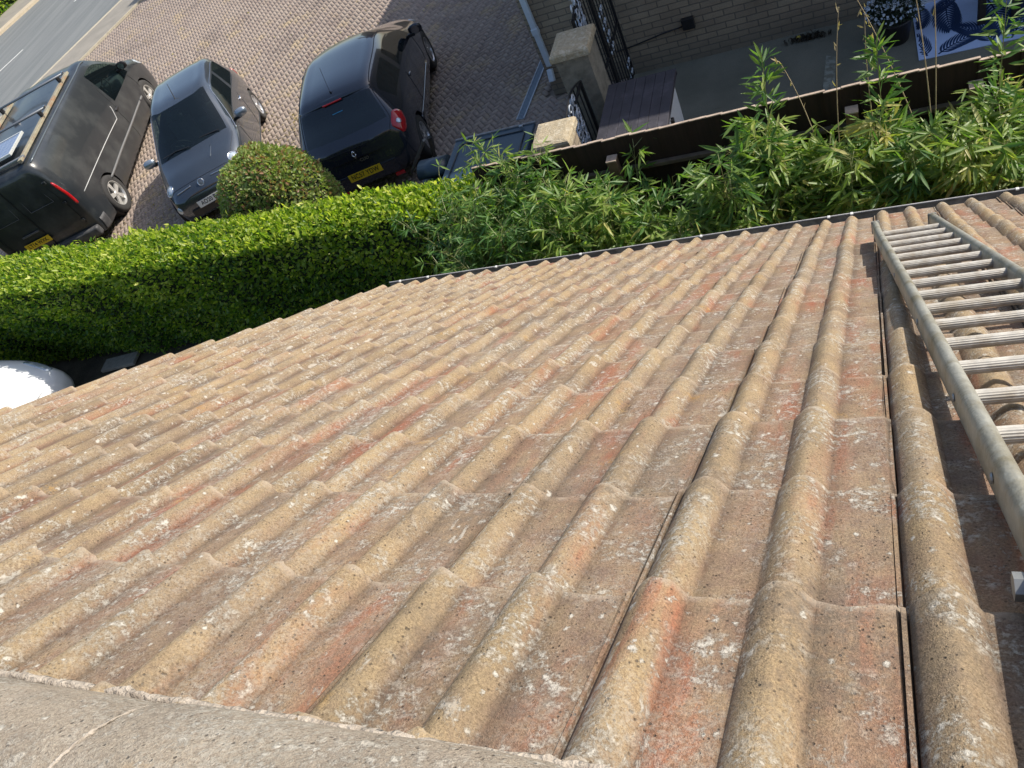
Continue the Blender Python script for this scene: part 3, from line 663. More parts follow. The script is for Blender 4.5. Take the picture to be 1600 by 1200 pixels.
# ------------------------------------------------------------------ fence
g = NT('brown_fence_board'); c = g.mix(g.rng(g.noise(3, 8, .65, g.map((9, 9, .8))), .35, .65), (.016, .009, .006), (.034, .018, .012)); M_fence = g.done(c, .85)
M_fcap = mat('weathered_timber', (.42, .33, .26), .85, var=.25, vscale=20)
fen = thing('board_fence', 'brown upright-board garden fence running behind the bamboo', 'fence', (-.2, 5.22, 0))
FY = 5.22; mb = MB(); x = -3.2; i = 0; tops = []
while x < 3.4:
    wdt = .122; zt = 1.80+rng.normal(0, .004)+(.012 if int((x+3.2)/1.83) % 2 else 0)
    mb.box((x+wdt/2, FY+(.006 if i % 2 else 0), (zt+.12)/2), (wdt+.012, .014, zt-.12), rot=(0, 0, R(3))); tops.append((x+wdt/2, FY+(.006 if i % 2 else 0), zt)); x += wdt; i += 1
wobj(mb, 'boards', M_fence, fen)
mb = MB()
for (a, b, c_) in tops: mb.box((a, b, c_+.003), (.134, .020, .008), rot=(0, 0, R(3)))
wobj(mb, 'board_ends', M_fcap, fen)
for z in (.42, 1.02, 1.5): mb = MB(); mb.box((.1, FY-.035, z), (6.6, .045, .035), bev=.004); wobj(mb, 'rail', mat('rail_timber', (.11, .085, .062), .85, var=.3, vscale=15), fen)
for x in (-3.2, -1.93, -.1, 0.68, 2.5): mb = MB(); mb.box((x, FY-.075, .83), (.085, .085, 1.66), bev=.006); p_ = wobj(mb, 'post', mat('post_timber', (.16, .095, .06), .85, var=.3, vscale=12), fen); MB().box((x, FY-.075, 1.664), (.088, .088, .012), bev=.002).obj('post_top', M_fcap, p_)
mb = MB().box((.1, FY-.01, .07), (6.6, .04, .16), bev=.006); wobj(mb, 'gravel_board', mat('concrete_grey', (.27, .25, .21), .9, var=.2, vscale=20, bump=.4), fen)
# short length of timber lying on pillar side
o = thing('timber_plank', 'short reddish-brown timber plank behind the left end of the fence', 'plank', (-3.3, 5.52, 1.5)); MB().box((.20, 0, 0), (.62, .13, .05), rot=(R(18), R(3), R(6)), bev=.006).obj('board', mat('red_timber', (.27, .15, .10), .8, var=.25, vscale=12), o)

# ------------------------------------------------------------------ neighbour's house
g = NT('buff_brick'); br = g.t.nodes.new('ShaderNodeTexBrick'); sx_ = g.t.nodes.new('ShaderNodeSeparateXYZ'); g.ln(g.tc, sx_.inputs[0]); cx_ = g.t.nodes.new('ShaderNodeCombineXYZ'); g.ln(g.mth('ADD', sx_.outputs[0], sx_.outputs[1]), cx_.inputs[0]); g.ln(sx_.outputs[2], cx_.inputs[1])
wob = g.t.nodes.new('ShaderNodeVectorMath'); wob.operation = 'MULTIPLY_ADD'; nz = g.t.nodes.new('ShaderNodeTexNoise'); nz.inputs['Scale'].default_value = 9; g.ln(g.tc, nz.inputs['Vector']); g.ln(nz.outputs['Color'], wob.inputs[0]); wob.inputs[1].default_value = (.008, .008, 0); g.ln(cx_.outputs[0], wob.inputs[2])
g.ln(wob.outputs[0], br.inputs[0])
br.inputs['Color1'].default_value = (.36, .30, .215, 1); br.inputs['Color2'].default_value = (.275, .225, .165, 1); br.inputs['Mortar'].default_value = (.165, .145, .115, 1); br.inputs['Scale'].default_value = 1; br.inputs['Brick Width'].default_value = .24; br.inputs['Row Height'].default_value = .08; br.inputs['Mortar Size'].default_value = .0075; br.inputs['Mortar Smooth'].default_value = .25; br.inputs['Bias'].default_value = -.1
c = g.mix(1.0, br.outputs[0], g.ramp(g.noise(1.7, 6, .7), [(.3, (.78, .76, .74)), (.7, (1.15, 1.12, 1.08))]), 'MULTIPLY'); c = g.mix(g.rng(g.noise(70, 4, .7), .45, .7, 0, .45), c, (.16, .13, .10))
c = g.mix(g.rng(sx_.outputs[2], .05, .32, .55, 0), c, (.15, .14, .11))
g.bump(g.mth('SUBTRACT', g.mth('MULTIPLY', g.noise(70, 4, .7), .3), br.outputs['Fac']), .6, .012); M_buff = g.done(c, .9)
nh = thing('neighbour_house', 'two-storey pale brick house in shade at the top right', 'house', (0, 12, 0))
WX0, WX1, WY0, WY1, WH = -3.80, 7.5, 9.0, 24.0, 4.50
mb = MB(); mb.box(((WX0+.12)/2, (WY0+WY1)/2, WH/2), (.12-WX0, WY1-WY0, WH)); mb.box(((1.55+WX1)/2, (WY0+WY1)/2, WH/2), (WX1-1.55, WY1-WY0, WH)); mb.box((.835, (WY0+.35+WY1)/2, WH/2), (1.43, WY1-WY0-.35, WH)); mb.box((.835, WY0+.175, (2.15+WH)/2), (1.43, .35, WH-2.15))
wobj(mb, 'wall', M_buff, nh)
M_wht = mat('white_frame', (.74, .75, .77), .35)
mb = MB(); mb.box((.835, WY0+.05, .07), (1.43, .22, .10), bev=.01); wobj(mb, 'door_sill', M_wht, nh)
mb = MB()
for x in (.15, .84, 1.52): mb.box((x, WY0+.12, 1.13), (.06, .07, 2.0), bev=.004)
mb.box((.835, WY0+.12, 2.11), (1.43, .07, .08)); wobj(mb, 'door_frame', M_wht, nh)
wobj(MB().box((.835, WY0+.14, 1.12), (1.36, .012, 1.98)), 'door_glass', mat('dark_glass', (.012, .02, .026), .04, coat=.3), nh)
M_rooft = mat('neighbour_roof_tile', (.16, .10, .075), .85, var=.25, vscale=5)
ov = .27; mb = MB(); V = [(WX0-ov, WY0-ov, WH), (WX1+ov, WY0-ov, WH), (WX1+ov, WY1+ov, WH), (WX0-ov, WY1+ov, WH), (1.8, 14, WH+1.9), (1.8, 19, WH+1.9)]
mb.add(V, [(0,1,4), (1,2,5,4), (2,3,5), (3,0,4,5), (3,2,1,0)]); wobj(mb, 'roof', M_rooft, nh)
# downpipe on the corner
M_pipe = mat('pale_blue_grey_pipe', (.55, .62, .68), .4, var=.06)
mb = MB(); px, py = -3.69, WY0-.055
mb.box((px, py, 2.42), (.075, .062, 3.9), bev=.012); dp = wobj(mb, 'downpipe', M_pipe, nh)
for z in (.97, 2.6): MB().box((px, py-.003, z), (.092, .078, .09), bev=.012).obj('pipe_collar', M_pipe, dp)
MB().box((px-.02, py-.03, .35), (.075, .075, .16), rot=(R(-25), 0, 0), bev=.012).obj('pipe_shoe', M_pipe, dp)
mb = MB(); mb.tube([(WX0+.02, WY0+.35, .9), (WX0-.04, WY0+.35, 1.0), (WX0-.04, WY0+.35, 4.3)], .03, 10); wobj(mb, 'soil_pipe', mat('black_plastic', (.018, .018, .02), .4), nh)
# little things fixed to the wall
wl = thing('wall_box', 'small black square socket box on the pale brick wall with a cable', 'box', (-1.86, WY0-.03, .52)); MB().box((0, 0, 0), (.15, .06, .14), bev=.012).obj('casing', MATS['black_plastic'], wl)
MB().tube([(-.07, .012, -.03), (-.35, .022, -.06), (-.72, .022, -.115), (-.95, .01, -.13)], .0085, 6).obj('cable', MATS['black_plastic'], wl, True)
cb = thing('hanging_cable', 'thin dark red cable hanging in a loop on the brick wall at the top edge', 'cable', (-1.02, WY0-.02, .6)); MB().tube([(.06, 0, 1.2), (.03, -.01, .5), (.05, -.01, .16), (.02, -.03, .02), (-.05, -.03, 0), (-.06, -.02, .05), (0, -.02, .06), (.05, -.02, .0)], .009, 6).obj('wire', mat('dark_red_cable', (.09, .03, .025), .6), cb, True)
db = thing('leaf_debris', 'dark scrap of leaves with a yellow fruit against the foot of the brick wall', 'debris', (-.55, 8.83, .015)); P = np.stack([rng.normal(0, .10, 160), rng.normal(0, .025, 160), abs(rng.normal(0, .02, 160))+.01], 1); V, F = leaves(P, np.tile([[0, 0, 1.]], (160, 1)), .06, .4); mkobj('leaves', V, F, mat('dead_leaf', (.045, .04, .028), .9), db)
MB().lathe([(.001, -.03), (.02, -.022), (.03, 0), (.02, .022), (.001, .03)], (-.11, .02, .03), n=12).obj('fruit', mat('yellow_fruit', (.5, .38, .05), .5), db, True)
st = MB().add([(-.42, 7.75, .0165), (-.30, 7.75, .0165), (-.27, 8.35, .0165), (-.37, 8.42, .0165)], [(0,1,2,3)])
g = NT('pale_stain'); mk_ = g.noise(14, 6, .7); c = g.mix(g.rng(mk_, .42, .55), (.17, .165, .125), (.30, .31, .26)); st.obj('patio_stain', g.done(c, .8))['kind'] = 'structure'

# ------------------------------------------------------------------ gate pillars
M_cap = mat('concrete_cap', (.40, .33, .22), .9, var=.22, vscale=40, bump=.9, bscale=90, dirt=(.56, .50, .38), dscale=22, dthr=.55)
M_render = mat('pillar_render', (.26, .235, .185), .95, var=.2, vscale=18, bump=.7, bscale=60, dirt=(.17, .15, .115), dscale=6)
def pillar(label, x0, x1, y0, y1, zt):
    t = thing('gate_pillar', label, 'pillar', ((x0+x1)/2, (y0+y1)/2, 0), 0, 'brick gate pillars'); cx, cy = (x0+x1)/2, (y0+y1)/2; wx, wy = x1-x0, y1-y0
    wobj(MB().box((cx, cy, (zt-.07)/2), (wx-.07, wy-.07, zt-.07), bev=.004), 'shaft', M_render if zt > 1.65 else M_buff, t)
    mb = MB(); V = []
    for (e, z) in ((0, zt-.075), (0, zt-.02), (.012, zt), (.06, zt+.012)):
        V += [(x0+e, y0+e, z), (x1-e, y0+e, z), (x1-e, y1-e, z), (x0+e, y1-e, z)]
    mb.add(V, [(4*i+k, 4*i+(k+1) % 4, 4*(i+1)+(k+1) % 4, 4*(i+1)+k) for i in range(3) for k in range(4)] + [(0,1,2,3)[::-1], (12,13,14,15)]); wobj(mb, 'cap', M_cap, t)
pillar('near gate pillar with a sunlit sandy concrete cap just behind the fence', -2.80, -2.42, 5.60, 5.98, 1.60)
pillar('far gate pillar in shade with a dull concrete cap near the white downpipe', -2.86, -2.44, 6.97, 7.42, 1.66)

# ------------------------------------------------------------------ wrought iron gates
M_iron = mat('black_iron', (.012, .012, .014), .4); M_silver = mat('silver_paint', (.50, .54, .60), .4, metal=.3, var=.2, vscale=30)
def spiral(c, r0, turns, sgn, start, plane_x, n=22):
    pts = []
    for i in range(n):
        s_ = i/(n-1); a = start+sgn*turns*2*math.pi*s_; r_ = r0*(1-.85*s_); pts.append((plane_x, c[0]+r_*math.cos(a), c[1]+r_*math.sin(a)))
    return pts
def gate(label, x, y0, y1, z0, ztop, nb, panels, arch=.0, dbl=()):
    t = thing('iron_gate', label, 'gate', (x, (y0+y1)/2, 0), 0, 'wrought iron gates')
    fr = MB()
    for y in (y0, y1): fr.box((x, y, (z0+ztop)/2), (.03, .03, ztop-z0))
    for z in (z0+.03, z0+.45*(ztop-z0), ztop-.02): fr.box((x, (y0+y1)/2, z), (.024, y1-y0, .024))
    if arch: fr.tube([(x, y0+(y1-y0)*s_, ztop+arch*math.sin(math.pi*s_)) for s_ in np.linspace(0, 1, 12)], .012, 6)
    wobj(fr, 'frame', M_iron, t)
    for i in range(nb):
        y = y0+(y1-y0)*(i+1)/(nb+1); zt = ztop+arch*math.sin(math.pi*(i+1)/(nb+1)); mb = MB(); mb.tube([(x, y, z0+.03), (x, y, zt)], .0075, 6); wobj(mb, 'bar', M_iron, t)
    for y in dbl: wobj(MB().box((x, y, (z0+ztop)/2), (.03, .05, ztop-z0)), 'middle_stile', M_iron, t)
    for (yc, zc, hh, ww) in panels:
        mb = MB(); k = 0; z = zc-hh/2
        while z < zc+hh/2:
            for s_ in (-1, 1):
                mb.tube(spiral((yc+s_*ww*.28, z+.03), ww*.26, 1.25, s_, math.pi/2, x-.012), .0095, 5)
                mb.tube(spiral((yc+s_*ww*.22, z+.10), ww*.17, 1.1, -s_, -math.pi/2, x+.012), .009, 5)
            mb.box((x, yc, z+.07), (.014, .035, .07), rot=(R(45), 0, 0)); z += .155; k += 1
        wobj(mb, 'scrollwork', M_silver, t)
gate('small black iron gate with silver scrollwork between the two pillars', -2.62, 6.02, 6.93, .12, 1.35, 6, [(6.47, .95, .85, .42)], .12)
gate('tall black iron gate with silver scrolls between the far pillar and the brick wall', -2.66, 7.46, 8.93, .06, 1.72, 13, [(7.72, 1.55, .55, .36), (8.45, .95, .50, .15), (7.9, .42, .3, .14), (8.86, .16, .2, .14)], .10, (8.2,))
# channel drain in the drive
dr = thing('channel_drain', 'narrow pale blue-grey channel drain set in the block paving', 'drain', (-4.18, 9.35, .02)); dl = MB()
dl.box((0, 0, 0), (.115, 1.5, .022)).obj if False else None
mb = MB(); mb.box((-.055, 0, 0), (.014, 1.5, .02)); mb.box((.055, 0, 0), (.014, 1.5, .02)); fr = mb.obj('frame', mat('galvanised', (.42, .47, .52), .5, metal=.4, var=.15), dr); fr.rotation_euler = (0, 0, R(-4))
mb = MB()
for k in range(50): mb.box((0, -.74+k*.0302, -.002), (.098, .014, .012))
gr = mb.obj('grating', mat('grating_blue_grey', (.24, .31, .38), .5, metal=.3), dr); gr.rotation_euler = (0, 0, R(-4))

# ------------------------------------------------------------------ storage box with plank lid
M_lid = mat('dark_plank_lid', (.042, .040, .050), .6, var=.25, vscale=8, bump=.3, bscale=40, dirt=(.085, .082, .10), dscale=5, dthr=.6)
bx = thing('storage_box', 'white-sided storage box with a dark purplish plank lid behind the fence', 'storage box', (-2.0, 6.5, 0))
X0, X1, Y0, Y1, ZT = -2.36, -1.66, 6.02, 6.96, 1.2
wobj(MB().box(((X0+X1)/2, (Y0+Y1)/2, .58), (X1-X0-.10, Y1-Y0-.06, 1.14), bev=.01), 'body', mat('white_panel', (.62, .64, .66), .5, var=.05), bx)
mb = MB()
for k in range(7): wd = (X1-X0)/7; mb.box((X0+wd*(k+.5), (Y0+Y1)/2, ZT+rng.normal(0, .0012)), (wd-.003, Y1-Y0, .028), bev=.003)
ld_ = wobj(mb, 'lid', M_lid, bx)
mb = MB(); mb.box(((X0+X1)/2, Y1-.01, ZT-.03), (X1-X0, .03, .03)); mb.box((X1-.02, (Y0+Y1)/2, ZT-.03), (.03, Y1-Y0-.04, .03)); mb.obj('lid_edge', M_lid, ld_, loc=None)
MB().box((X1+.012, Y0+.22, ZT-.08), (.03, .05, .07), bev=.006).obj('latch', MATS['black_plastic'], ld_)

# dark blue bins
M_bin = mat('dark_blue_plastic', (.022, .045, .070), .38, var=.12, vscale=6); M_rim = mat('pale_rim', (.17, .18, .19), .6, var=.3, vscale=16)
bn = thing('storage_bin', 'wide dark blue plastic bin with a flat hinged lid left of the near pillar', 'bin', (-3.68, 6.5, 0))
wobj(MB().box((-3.68, 6.42, .53), (.88, .66, 1.06), bev=.03), 'body', M_bin, bn)
mb = MB(); mb.box((-3.68, 6.40, 1.09), (.98, .76, .035), bev=.014); l_ = wobj(mb, 'lid', M_bin, bn)
V = []; mb = MB()
for a in np.linspace(0, 1, 1): pass
mb.tube([(-4.08, 6.10, 1.112), (-4.08, 6.62, 1.112), (-4.05, 6.67, 1.112), (-3.31, 6.67, 1.112), (-3.28, 6.62, 1.112), (-3.28, 6.10, 1.112)], .009, 6); mb.obj('lid_rib', mat('black_blue', (.008, .014, .022), .4), l_, True)
mb = MB(); mb.box((-3.68, 6.775, 1.10), (.99, .030, .045), bev=.008); mb.obj('pale_lip', M_rim, l_)  # paler strip along the far side of the lid
for x in (-4.02, -3.34): MB().tube([(x-.02, 6.73, 1.13), (x+.02, 6.73, 1.13)], .012, 8).obj('hinge', mat('light_steel', (.4, .45, .5), .4, metal=.5), l_)
b2 = thing('wheelie_bin', 'dark blue wheelie bin with a rounded lid beside the wide bin', 'bin', (-4.42, 6.45, 0))
wobj(MB().box((-4.45, 6.38, .46), (.36, .44, .92), bev=.04), 'body', M_bin, b2)
mb = MB(); n = 10; V = []
for x in (-4.60, -4.26):
    for q in range(n+1):
        a = math.pi*q/n; V.append((x, 6.52+.15*math.cos(a), .98+.12*math.sin(a)))
mb.add(V, [(q, q+1, n+1+q+1, n+1+q) for q in range(n)]+[tuple(range(n+1)), tuple(range(n+1, 2*n+2)), (0, n, 2*n+1, n+1)]); wobj(mb, 'lid', M_bin, b2, True)
wobj(MB().tube([(-4.62, 6.28, .96), (-4.24, 6.28, .96)], .02, 8), 'handle', M_bin, b2)
# folding trestle leaning behind the black hatchback
tr = thing('metal_trestle', 'dark metal A-shaped trestle frame standing behind the black hatchback', 'trestle', (-5.2, 7.6, 0)); M_bar = mat('dull_dark_metal', (.13, .135, .13), .5, metal=.4, var=.2)
wobj(MB().box((-5.28, 7.53, .5), (.045, .03, 1.32), rot=Vector((1.02, -.66, .98)).to_track_quat('Z', 'Y').to_matrix()), 'leg', M_bar, tr)
wobj(MB().box((-5.12, 7.72, .47), (.045, .03, 1.30), rot=Vector((.72, -.95, 1.0)).to_track_quat('Z', 'Y').to_matrix()), 'leg', mat('black_metal', (.02, .022, .02), .5), tr)

# ------------------------------------------------------------------ patio: rug, bench, potted plant
rug_o = thing('outdoor_rug', 'blue and white outdoor rug with a palm leaf pattern', 'rug', (1.6, 8.75, .02))
RX0, RX1, RY0, RY1 = .52, 2.75, 7.94, 9.5
M_rugb = mat('rug_pale_blue', (.50, .62, .86), .85, var=.08, vscale=120); M_rugn = mat('rug_navy', (.018, .045, .12), .85, var=.1, vscale=120)
base = wobj(MB().box(((RX0+RX1)/2, (RY0+RY1-.52)/2, .019), (RX1-RX0, RY1-.52-RY0, .008)), 'cloth', M_rugb, rug_o)
mb = MB()
def frond(cx, cy, ang, L, curve, z):
    ca, sa = math.cos(ang), math.sin(ang)
    def loc(u, v): return (cx+u*ca-v*sa, cy+u*sa+v*ca)
    def cl(P):
        return all(RX0+.01 < p[0] < RX1-.01 and RY0+.01 < p[1] < RY1-.53 for p in P)
    N = 13
    sp_ = [loc(L*t, curve*L*t*t) for t in np.linspace(0, 1, 20)]
    for i in range(19):
        a, b = Vector(sp_[i]), Vector(sp_[i+1]); d = (b-a).normalized(); p = Vector((-d.y, d.x))*.008*(1.2-i/19)
        Q = [a-p, b-p, b+p, a+p]
        if cl(Q): mb.add([(q.x, q.y, z) for q in Q], [(0,1,2,3)])
    for i in range(N):
        t = .08+.9*i/N; o_ = Vector(loc(L*t, curve*L*t*t)); ll = L*.46*math.sin(math.pi*(t*.80+.16))
        for s_ in (-1, 1):
            a0 = ang+2*curve*t+s_*R(62-28*t); pts_ = []
            for q in np.linspace(0, 1, 7):
                aa = a0-s_*R(22)*q; pts_.append((q, o_+Vector((math.cos(aa), math.sin(aa)))*ll*q))
            for k in range(6):
                (qa, a), (qb, b) = pts_[k], pts_[k+1]; d = (b-a).normalized(); pn = Vector((-d.y, d.x)); wa = L*.022*math.sin(math.pi*min(1, .15+qa*.85)); wb = L*.022*math.sin(math.pi*min(1, .15+qb*.85)); Q = [a-pn*wa, b-pn*wb, b+pn*wb, a+pn*wa]
                if cl(Q): mb.add([(v_.x, v_.y, z) for v_ in Q], [(0,1,2,3)])
for i, (a, b, c_, d_, e) in enumerate([(.60, 7.98, 100, .46, .15), (.70, 7.97, 42, .50, -.25), (.58, 8.92, 278, .42, -.15), (.86, 8.95, 262, .62, .12), (1.20, 7.97, 112, .50, .25), (1.22, 8.72, 285, .66, -.2), (1.34, 7.97, 62, .62, .2), (1.62, 8.75, 262, .70, .15), (1.78, 7.97, 85, .55, -.2), (2.05, 8.8, 270, .7, .15), (2.25, 7.98, 95, .6, .15), (2.55, 8.8, 262, .7, .1), (.98, 8.97, 215, .36, .2)]):
    frond(a, b, R(c_), d_, e, .0236+.0004*i)
mb.obj('leaf_pattern', M_rugn, base)
bn_ = thing('wooden_bench', 'brown wooden bench corner standing on the patterned rug', 'bench', (1.6, 8.5, 0)); M_bw = mat('bench_wood', (.15, .105, .065), .7, var=.3, vscale=10)
mb = MB()
for k in range(4): mb.box((1.72, 8.32+.12*k, .42), (1.35, .10, .03), bev=.004)
wobj(mb, 'seat', M_bw, bn_)
for x in (1.12, 1.42, 2.3): wobj(MB().box((x, 8.34, .205), (.07, .07, .39), bev=.005), 'leg', mat('dark_leg', (.03, .025, .02), .6), bn_)
# potted flowering heather by the door
pt = thing('potted_plant', 'round potted shrub with small pale flowers by the corner of the rug', 'potted plant', (.33, 8.42, .012))
MB().lathe([(.001, 0), (.13, 0), (.17, .24), (.185, .24), (.185, .27), (.165, .27), (.15, .22), (.001, .22)], (0, 0, 0), n=24).obj('pot', mat('dark_pot', (.03, .03, .035), .5), pt, True)
n = 2600; d = rng.normal(0, 1, (n, 3)); d /= np.linalg.norm(d, axis=1)[:, None]; d[:, 2] = abs(d[:, 2])*1.0-.25; P = d*np.array([.27, .25, .22])*rng.uniform(.75, 1.02, n)[:, None]+np.array([0, 0, .36])
V, F = leaves(P, d, .032, .4); mkobj('foliage', V, F, leaf_material('dark_foliage', [(0, (.015, .03, .015)), (1, (.06, .09, .05))], .2), pt, attrs={'leafcol': np.repeat(rng.random(n), 6)})
n = 320; d = rng.normal(0, 1, (n, 3)); d /= np.linalg.norm(d, axis=1)[:, None]; d[:, 2] = abs(d[:, 2]); P = d*np.array([.28, .26, .23])+np.array([0, 0, .36]); V, F = leaves(P, d, .030, .9, spread=.4); mkobj('flowers', V, F, mat('pale_petal', (.50, .58, .66), .6), pt)['kind'] = 'stuff'

# building further along the road (outside the picture): its roof casts the shadow on the pavement
ng = thing('corner_house', 'brick house further along the pavement, beyond the driveway', 'house', (-11.5, 26, 0)); wobj(MB().box((-11.5, 26, 2.2), (5.0, 6.5, 4.4)), 'wall', M_buff, ng)
mb = MB(); mb.add([(-14.3, 22.5, 4.4), (-8.7, 22.5, 4.4), (-8.7, 29.5, 4.4), (-14.3, 29.5, 4.4), (-14.0, 23.6, 6.1), (-9, 23.6, 6.1)], [(0,1,5,4), (1,2,5), (2,3,4,5), (3,0,4), (3,2,1,0)]); wobj(mb, 'roof', M_rooft, ng)

# fallen leaves, slab, stub post
n = 900; cl = [(-10.9, 8.9, .5, .9), (-8.7, 11.2, .8, 1.2), (-9.0, 9.6, .35, .8), (-11.6, 7.6, .4, .4), (-14, 15, 4, 3)]
q = rng.integers(0, len(cl), n); P = np.array([[rng.normal(cl[k][0], cl[k][2]), rng.normal(cl[k][1], cl[k][3]), .028] for k in q])
V, F = leaves(P, np.tile([[0, 0, 1.]], (n, 1)), .045, .5, spread=.05, along=np.concatenate([rng.normal(0, 1, (n, 2)), np.zeros((n, 1))], 1)); o = mkobj('fallen_leaves', V, F, M_straw, None, attrs={'leafcol': np.repeat(np.clip(rng.normal(.85, .15, n), 0, 1), 6)}); tag(o, 'scattered dry leaves on the block paving around the grey hatchback', 'fallen leaves', kind='stuff')
t = thing('concrete_slab', 'grey concrete slab on the dark soil at the foot of the hedge', 'slab', (-9.75, 5.02, 0)); MB().box((0, 0, .02), (.62, .22, .05), rot=(0, 0, R(8)), bev=.008).obj('slab', MATS['concrete_grey'], t)
t = thing('stub_post', 'short weathered timber post between the end of the hedge and the bamboo', 'post', (-3.42, 4.72, 0)); MB().box((0, 0, .6), (.07, .07, 1.2), rot=(R(-3), R(4), 0), bev=.006).obj('post', MATS['post_timber'], t)
#@@PART3
# ------------------------------------------------------------------ vehicles
def cr_(p0, p1, p2, p3, t):
    return .5*((2*p1)+(-p0+p2)*t+(2*p0-5*p1+4*p2-p3)*t*t+(-p0+3*p1-3*p2+p3)*t*t*t)
class Loft:
    """body surface from stations; each station is 7 control points (x, y, z) from the sill bottom up to the roof centre line"""
    def __init__(s, st, nu=6, nv=5, tens=.75):
        s.st = np.array(st, float); s.nu, s.nv = nu, nv; s.ns = len(st); s.npt = s.st.shape[1]
    def _c(s, A, t, mode):
        n = len(A); i = int(min(max(math.floor(t), 0), n-2)); f = t-i
        p0 = A[i-1] if i > 0 else (2*A[0]-A[1]); p3 = A[i+2] if i+2 < n else (2*A[n-1]-A[n-2])
        if mode == 'v' and i+2 >= n: p3 = A[n-2]*np.array([1, -1, 1])      # mirrored across the centre line
        if mode == 'v' and i in (2,):  p3 = A[i+1]*.6+p3*.4
        # limit overshoot
        c = cr_(p0, A[i], A[i+1], p3, f); l = A[i]*(1-f)+A[i+1]*f
        return c*.75+l*.25
    def P(s, u, v, side=1):
        col = [s._c(s.st[k], v, 'v') for k in range(s.ns)]
        p = s._c(np.array(col), u, 'u'); return Vector((p[0], p[1]*side, p[2]))
    def N(s, u, v, side=1):
        e = .02; a = s.P(min(u+e, s.ns-1), v, side)-s.P(max(u-e, 0), v, side); b = s.P(u, min(v+e, s.npt-1), side)-s.P(u, max(v-e, 0), side)
        n = a.cross(b)
        if n.length < 1e-9: return Vector((0, 0, 1))
        n.normalize()
        c = s.P(u, v, side); ref = Vector((c.x*.15, c.y, c.z-.6))
        return n if n.dot(ref) > 0 else -n
    def build(s, classify):
        U = np.linspace(0, s.ns-1, (s.ns-1)*s.nu+1); Vv = np.linspace(0, s.npt-1, (s.npt-1)*s.nv+1)
        grid = {}; V = []; 
        for i, u in enumerate(U):
            col = [s._c(s.st[k], 0, 'v') for k in range(1)]
            for j, v in enumerate(Vv):
                p = s.P(u, v); grid[(i, j, 1)] = len(V); V.append(p)
                if j == len(Vv)-1: grid[(i, j, -1)] = len(V)-1; V[-1] = Vector((p.x, 0, p.z))
                else: grid[(i, j, -1)] = len(V); V.append(Vector((p.x, -p.y, p.z)))
        F = []; M = []
        for i in range(len(U)-1):
            for j in range(len(Vv)-1):
                um, vm = (U[i]+U[i+1])/2, (Vv[j]+Vv[j+1])/2
                for sd in (1, -1):
                    q = (grid[(i, j, sd)], grid[(i+1, j, sd)], grid[(i+1, j+1, sd)], grid[(i, j+1, sd)])
                    F.append(q if sd == 1 else q[::-1]); M.append(classify(um, vm, sd))
        # floor and end caps
        for i in range(len(U)-1):
            F.append((grid[(i, 0, 1)], grid[(i, 0, -1)], grid[(i+1, 0, -1)], grid[(i+1, 0, 1)])); M.append(0)
        for i in (0, len(U)-1):
            for j in range(len(Vv)-1):
                q = (grid[(i, j, 1)], grid[(i, j+1, 1)], grid[(i, j+1, -1)], grid[(i, j, -1)])
                q = tuple(dict.fromkeys(q))
                if len(q) > 2: F.append(q if i == 0 else q[::-1]); M.append(0)
        return V, F, M
def apply_bool(o, cutters):
    for c in cutters:
        md = o.modifiers.new('b', 'BOOLEAN'); md.operation = 'DIFFERENCE'; md.object = c; md.solver = 'EXACT'
    dg = bpy.context.evaluated_depsgraph_get(); dg.update(); me = bpy.data.meshes.new_from_object(o.evaluated_get(dg)); o.modifiers.clear(); o.data = me
    for c in cutters: bpy.data.objects.remove(c)
GL = mat('car_glass', (.010, .020, .028), .03, coat=.5, spec=.9)
def clear_glass(name='clear_tinted_glass', a=.35, col=(.03, .06, .06)):
    m = bpy.data.materials.new(name); m.use_nodes = True; t = m.node_tree; p = t.nodes['Principled BSDF']; p.inputs['Base Color'].default_value = (.008, .014, .018, 1); p.inputs['Roughness'].default_value = .03; p.inputs['Specular IOR Level'].default_value = .8
    tr = t.nodes.new('ShaderNodeBsdfTransparent'); tr.inputs[0].default_value = (.62, .78, .74, 1); mx = t.nodes.new('ShaderNodeMixShader'); mx.inputs[0].default_value = a
    t.links.new(p.outputs[0], mx.inputs[1]); t.links.new(tr.outputs[0], mx.inputs[2]); t.links.new(mx.outputs[0], t.nodes['Material Output'].inputs[0]); return m
GLC = clear_glass(a=.42); GLD = clear_glass('darker_tinted_glass', .12)
BLK = mat('black_trim', (.015, .015, .017), .5); TYR = mat('tyre_rubber', (.035, .034, .033), .85, var=.2, vscale=12, bump=.3, bscale=60)
CHR = mat('chrome', (.75, .76, .78), .12, metal=1); ALY = mat('alloy_wheel', (.52, .52, .53), .3, metal=.75, var=.08)
RED = mat('red_lens', (.50, .010, .015), .12, coat=.8); CLR = mat('clear_lens', (.55, .62, .68), .08, coat=.8, metal=.3); PW = mat('plate_white', (.72, .72, .68), .45); PY = mat('plate_yellow', (.72, .48, .02), .45); INK = mat('plate_ink', (.01, .01, .01), .5)
SEAT = mat('seat_fabric', (.085, .085, .09), .9, var=.2, vscale=20)
